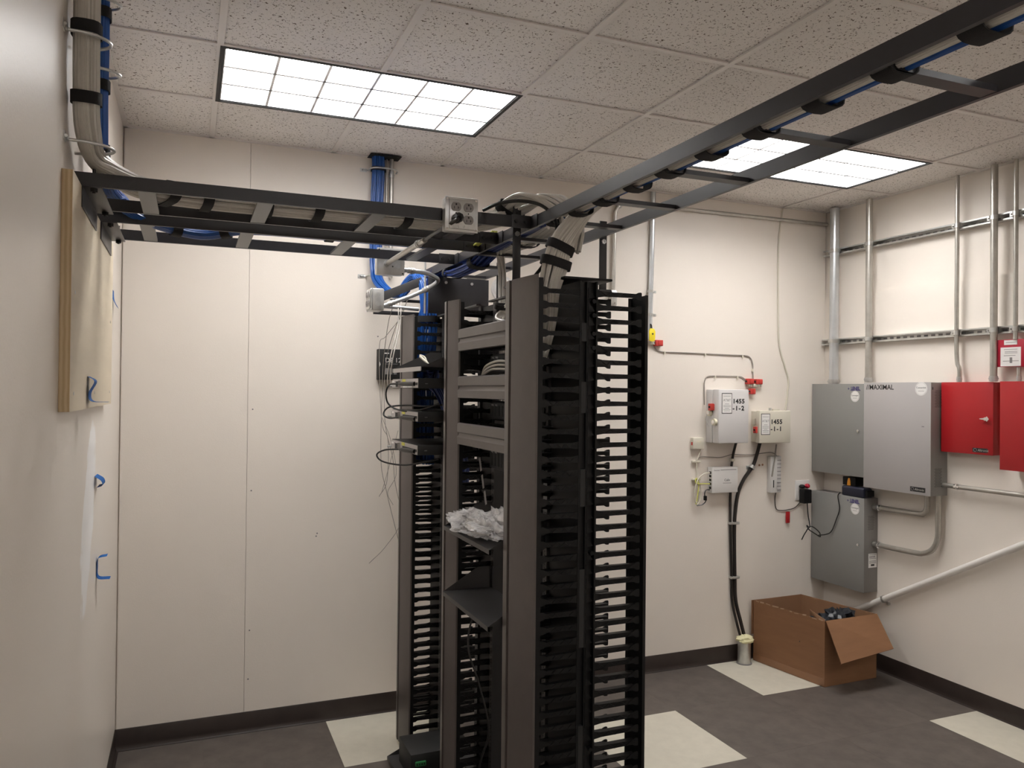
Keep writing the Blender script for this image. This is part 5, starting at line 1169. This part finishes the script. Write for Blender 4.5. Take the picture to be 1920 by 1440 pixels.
# ------------------------------------------------------------------ cardboard box
BA, BB, BC, BD = Vector((3.392, 0.515, 0)), Vector((3.475, -0.03, 0)), Vector((3.902, -0.022, 0)), Vector((3.80, 0.525, 0))
BH = 0.398
t = thing('cardboard_box', 'open brown cardboard box in the corner with one flap hanging out', 'box', (3.64, 0.25, 0))
def wallp(p, q, z0, z1, th, inward):
    p, q = Vector(p), Vector(q); n = inward.normalized() * th
    vs = [p + Vector((0, 0, z0)), q + Vector((0, 0, z0)), q + n + Vector((0, 0, z0)), p + n + Vector((0, 0, z0)), p + Vector((0, 0, z1)), q + Vector((0, 0, z1)), q + n + Vector((0, 0, z1)), p + n + Vector((0, 0, z1))]
    return MB().add(vs, [(0, 3, 2, 1), (4, 5, 6, 7), (0, 1, 5, 4), (1, 2, 6, 5), (2, 3, 7, 6), (3, 0, 4, 7)])
ctr = (BA + BB + BC + BD) / 4
for p, q in ((BA, BB), (BB, BC), (BC, BD), (BD, BA)):
    d = (q - p).normalized(); n = Vector((-d.y, d.x, 0)); n = n if n.dot(ctr - p) > 0 else -n
    wallp(p, q, 0.001, BH, 0.004, n).part('side', 'cardboard', t)
    wallp(p + n * 0.0042 + d * 0.005, q + n * 0.0042 - d * 0.005, 0.006, BH - 0.001, 0.0006, n).part('side_lining', 'cardboard_in', t)
MB().add([BA + Vector((0.005, -0.005, 0.001)), BB + Vector((0.005, 0.005, 0.001)), BC + Vector((-0.005, 0.005, 0.001)), BD + Vector((-0.005, -0.005, 0.001)), BA + Vector((0.005, -0.005, 0.005)), BB + Vector((0.005, 0.005, 0.005)), BC + Vector((-0.005, 0.005, 0.005)), BD + Vector((-0.005, -0.005, 0.005))], [(0, 3, 2, 1), (4, 5, 6, 7), (0, 1, 5, 4), (1, 2, 6, 5), (2, 3, 7, 6), (3, 0, 4, 7)]).part('bottom', 'cardboard_in', t)
# flap folded out over the right front side
fl = MB(); p, q = BB + Vector((0.006, -0.002, BH)), BC + Vector((-0.003, -0.002, BH))
o1, o2 = Vector((-0.018, -0.140, -0.212)), Vector((-0.018, -0.143, -0.172)); th = Vector((0, -0.003, 0.0035))
fl.add([p, q, q + o2, p + o1, p + th, q + th, q + o2 + th, p + o1 + th], [(0, 1, 2, 3), (4, 7, 6, 5), (0, 4, 5, 1), (1, 5, 6, 2), (2, 6, 7, 3), (3, 7, 4, 0)]).part('flap', 'cardboard', t, label='flap folded outward')
# ragged torn strip along the left rim
rnd = random.Random(4); mb = MB()
dAB = (BB - BA).normalized()
k = 0.02
while k < 0.54:
    w = rnd.uniform(0.015, 0.05); hgt = rnd.uniform(0.003, 0.010); a = BA + dAB * k + Vector((-0.0012, 0, BH - rnd.uniform(0.0, 0.008))); b = a + dAB * w + Vector((0, 0, rnd.uniform(-0.004, 0.004)))
    mb.add([a, b, b + Vector((0, 0, hgt)), a + Vector((0, 0, hgt)), a + Vector((0.004, 0, 0)), b + Vector((0.004, 0, 0)), b + Vector((0.004, 0, hgt * 0.6)), a + Vector((0.004, 0, hgt * 0.6))], [(0, 1, 2, 3), (4, 7, 6, 5), (0, 4, 5, 1), (1, 5, 6, 2), (2, 6, 7, 3), (3, 7, 4, 0)])
    k += w + rnd.uniform(0.01, 0.05)
mb.part('torn_rim', 'cardboard_edge', t)
wallp(BA + Vector((-0.0008, 0, 0)), BB + Vector((-0.0008, 0, 0)), 0.004, 0.050, 0.0006, Vector((-1, 0, 0))).part('tape_strip', 'tape', t)
wallp(BA + Vector((-0.006, 0.012, 0)), BA + Vector((0.10, 0.012, 0)), 0.17, BH - 0.004, 0.003, Vector((0, 1, 0))).part('rear_flap', 'cardboard', t)
t = thing('packing_waste', 'dark crumpled bags and grey packing filling the cardboard box', 'packing material', (3.66, 0.22, 0.006))
crinkled((3.67, 0.15, 0.27), 0.16, 0.16, 0.10, 2.2, 0.42, 40, 20, 2.0).part('black_bag', 'darkbag', t)
crinkled((3.72, 0.10, 0.335), 0.075, 0.085, 0.085, 6.6, 0.55, 30, 16, 1.0).part('black_bag', 'darkbag', t)
crinkled((3.60, 0.10, 0.30), 0.09, 0.11, 0.06, 9.4, 0.4, 30, 16, 1.0).part('grey_film', 'inkgrey', t)
MB().add([(3.545, 0.045, 0.33), (3.62, 0.24, 0.30), (3.615, 0.245, 0.385), (3.56, 0.06, 0.375), (3.548, 0.044, 0.33), (3.623, 0.239, 0.30), (3.618, 0.244, 0.385), (3.563, 0.059, 0.375)], [(0, 1, 2, 3), (4, 7, 6, 5), (0, 4, 5, 1), (1, 5, 6, 2), (2, 6, 7, 3), (3, 7, 4, 0)]).part('inner_flap', 'cardboard_in', t)
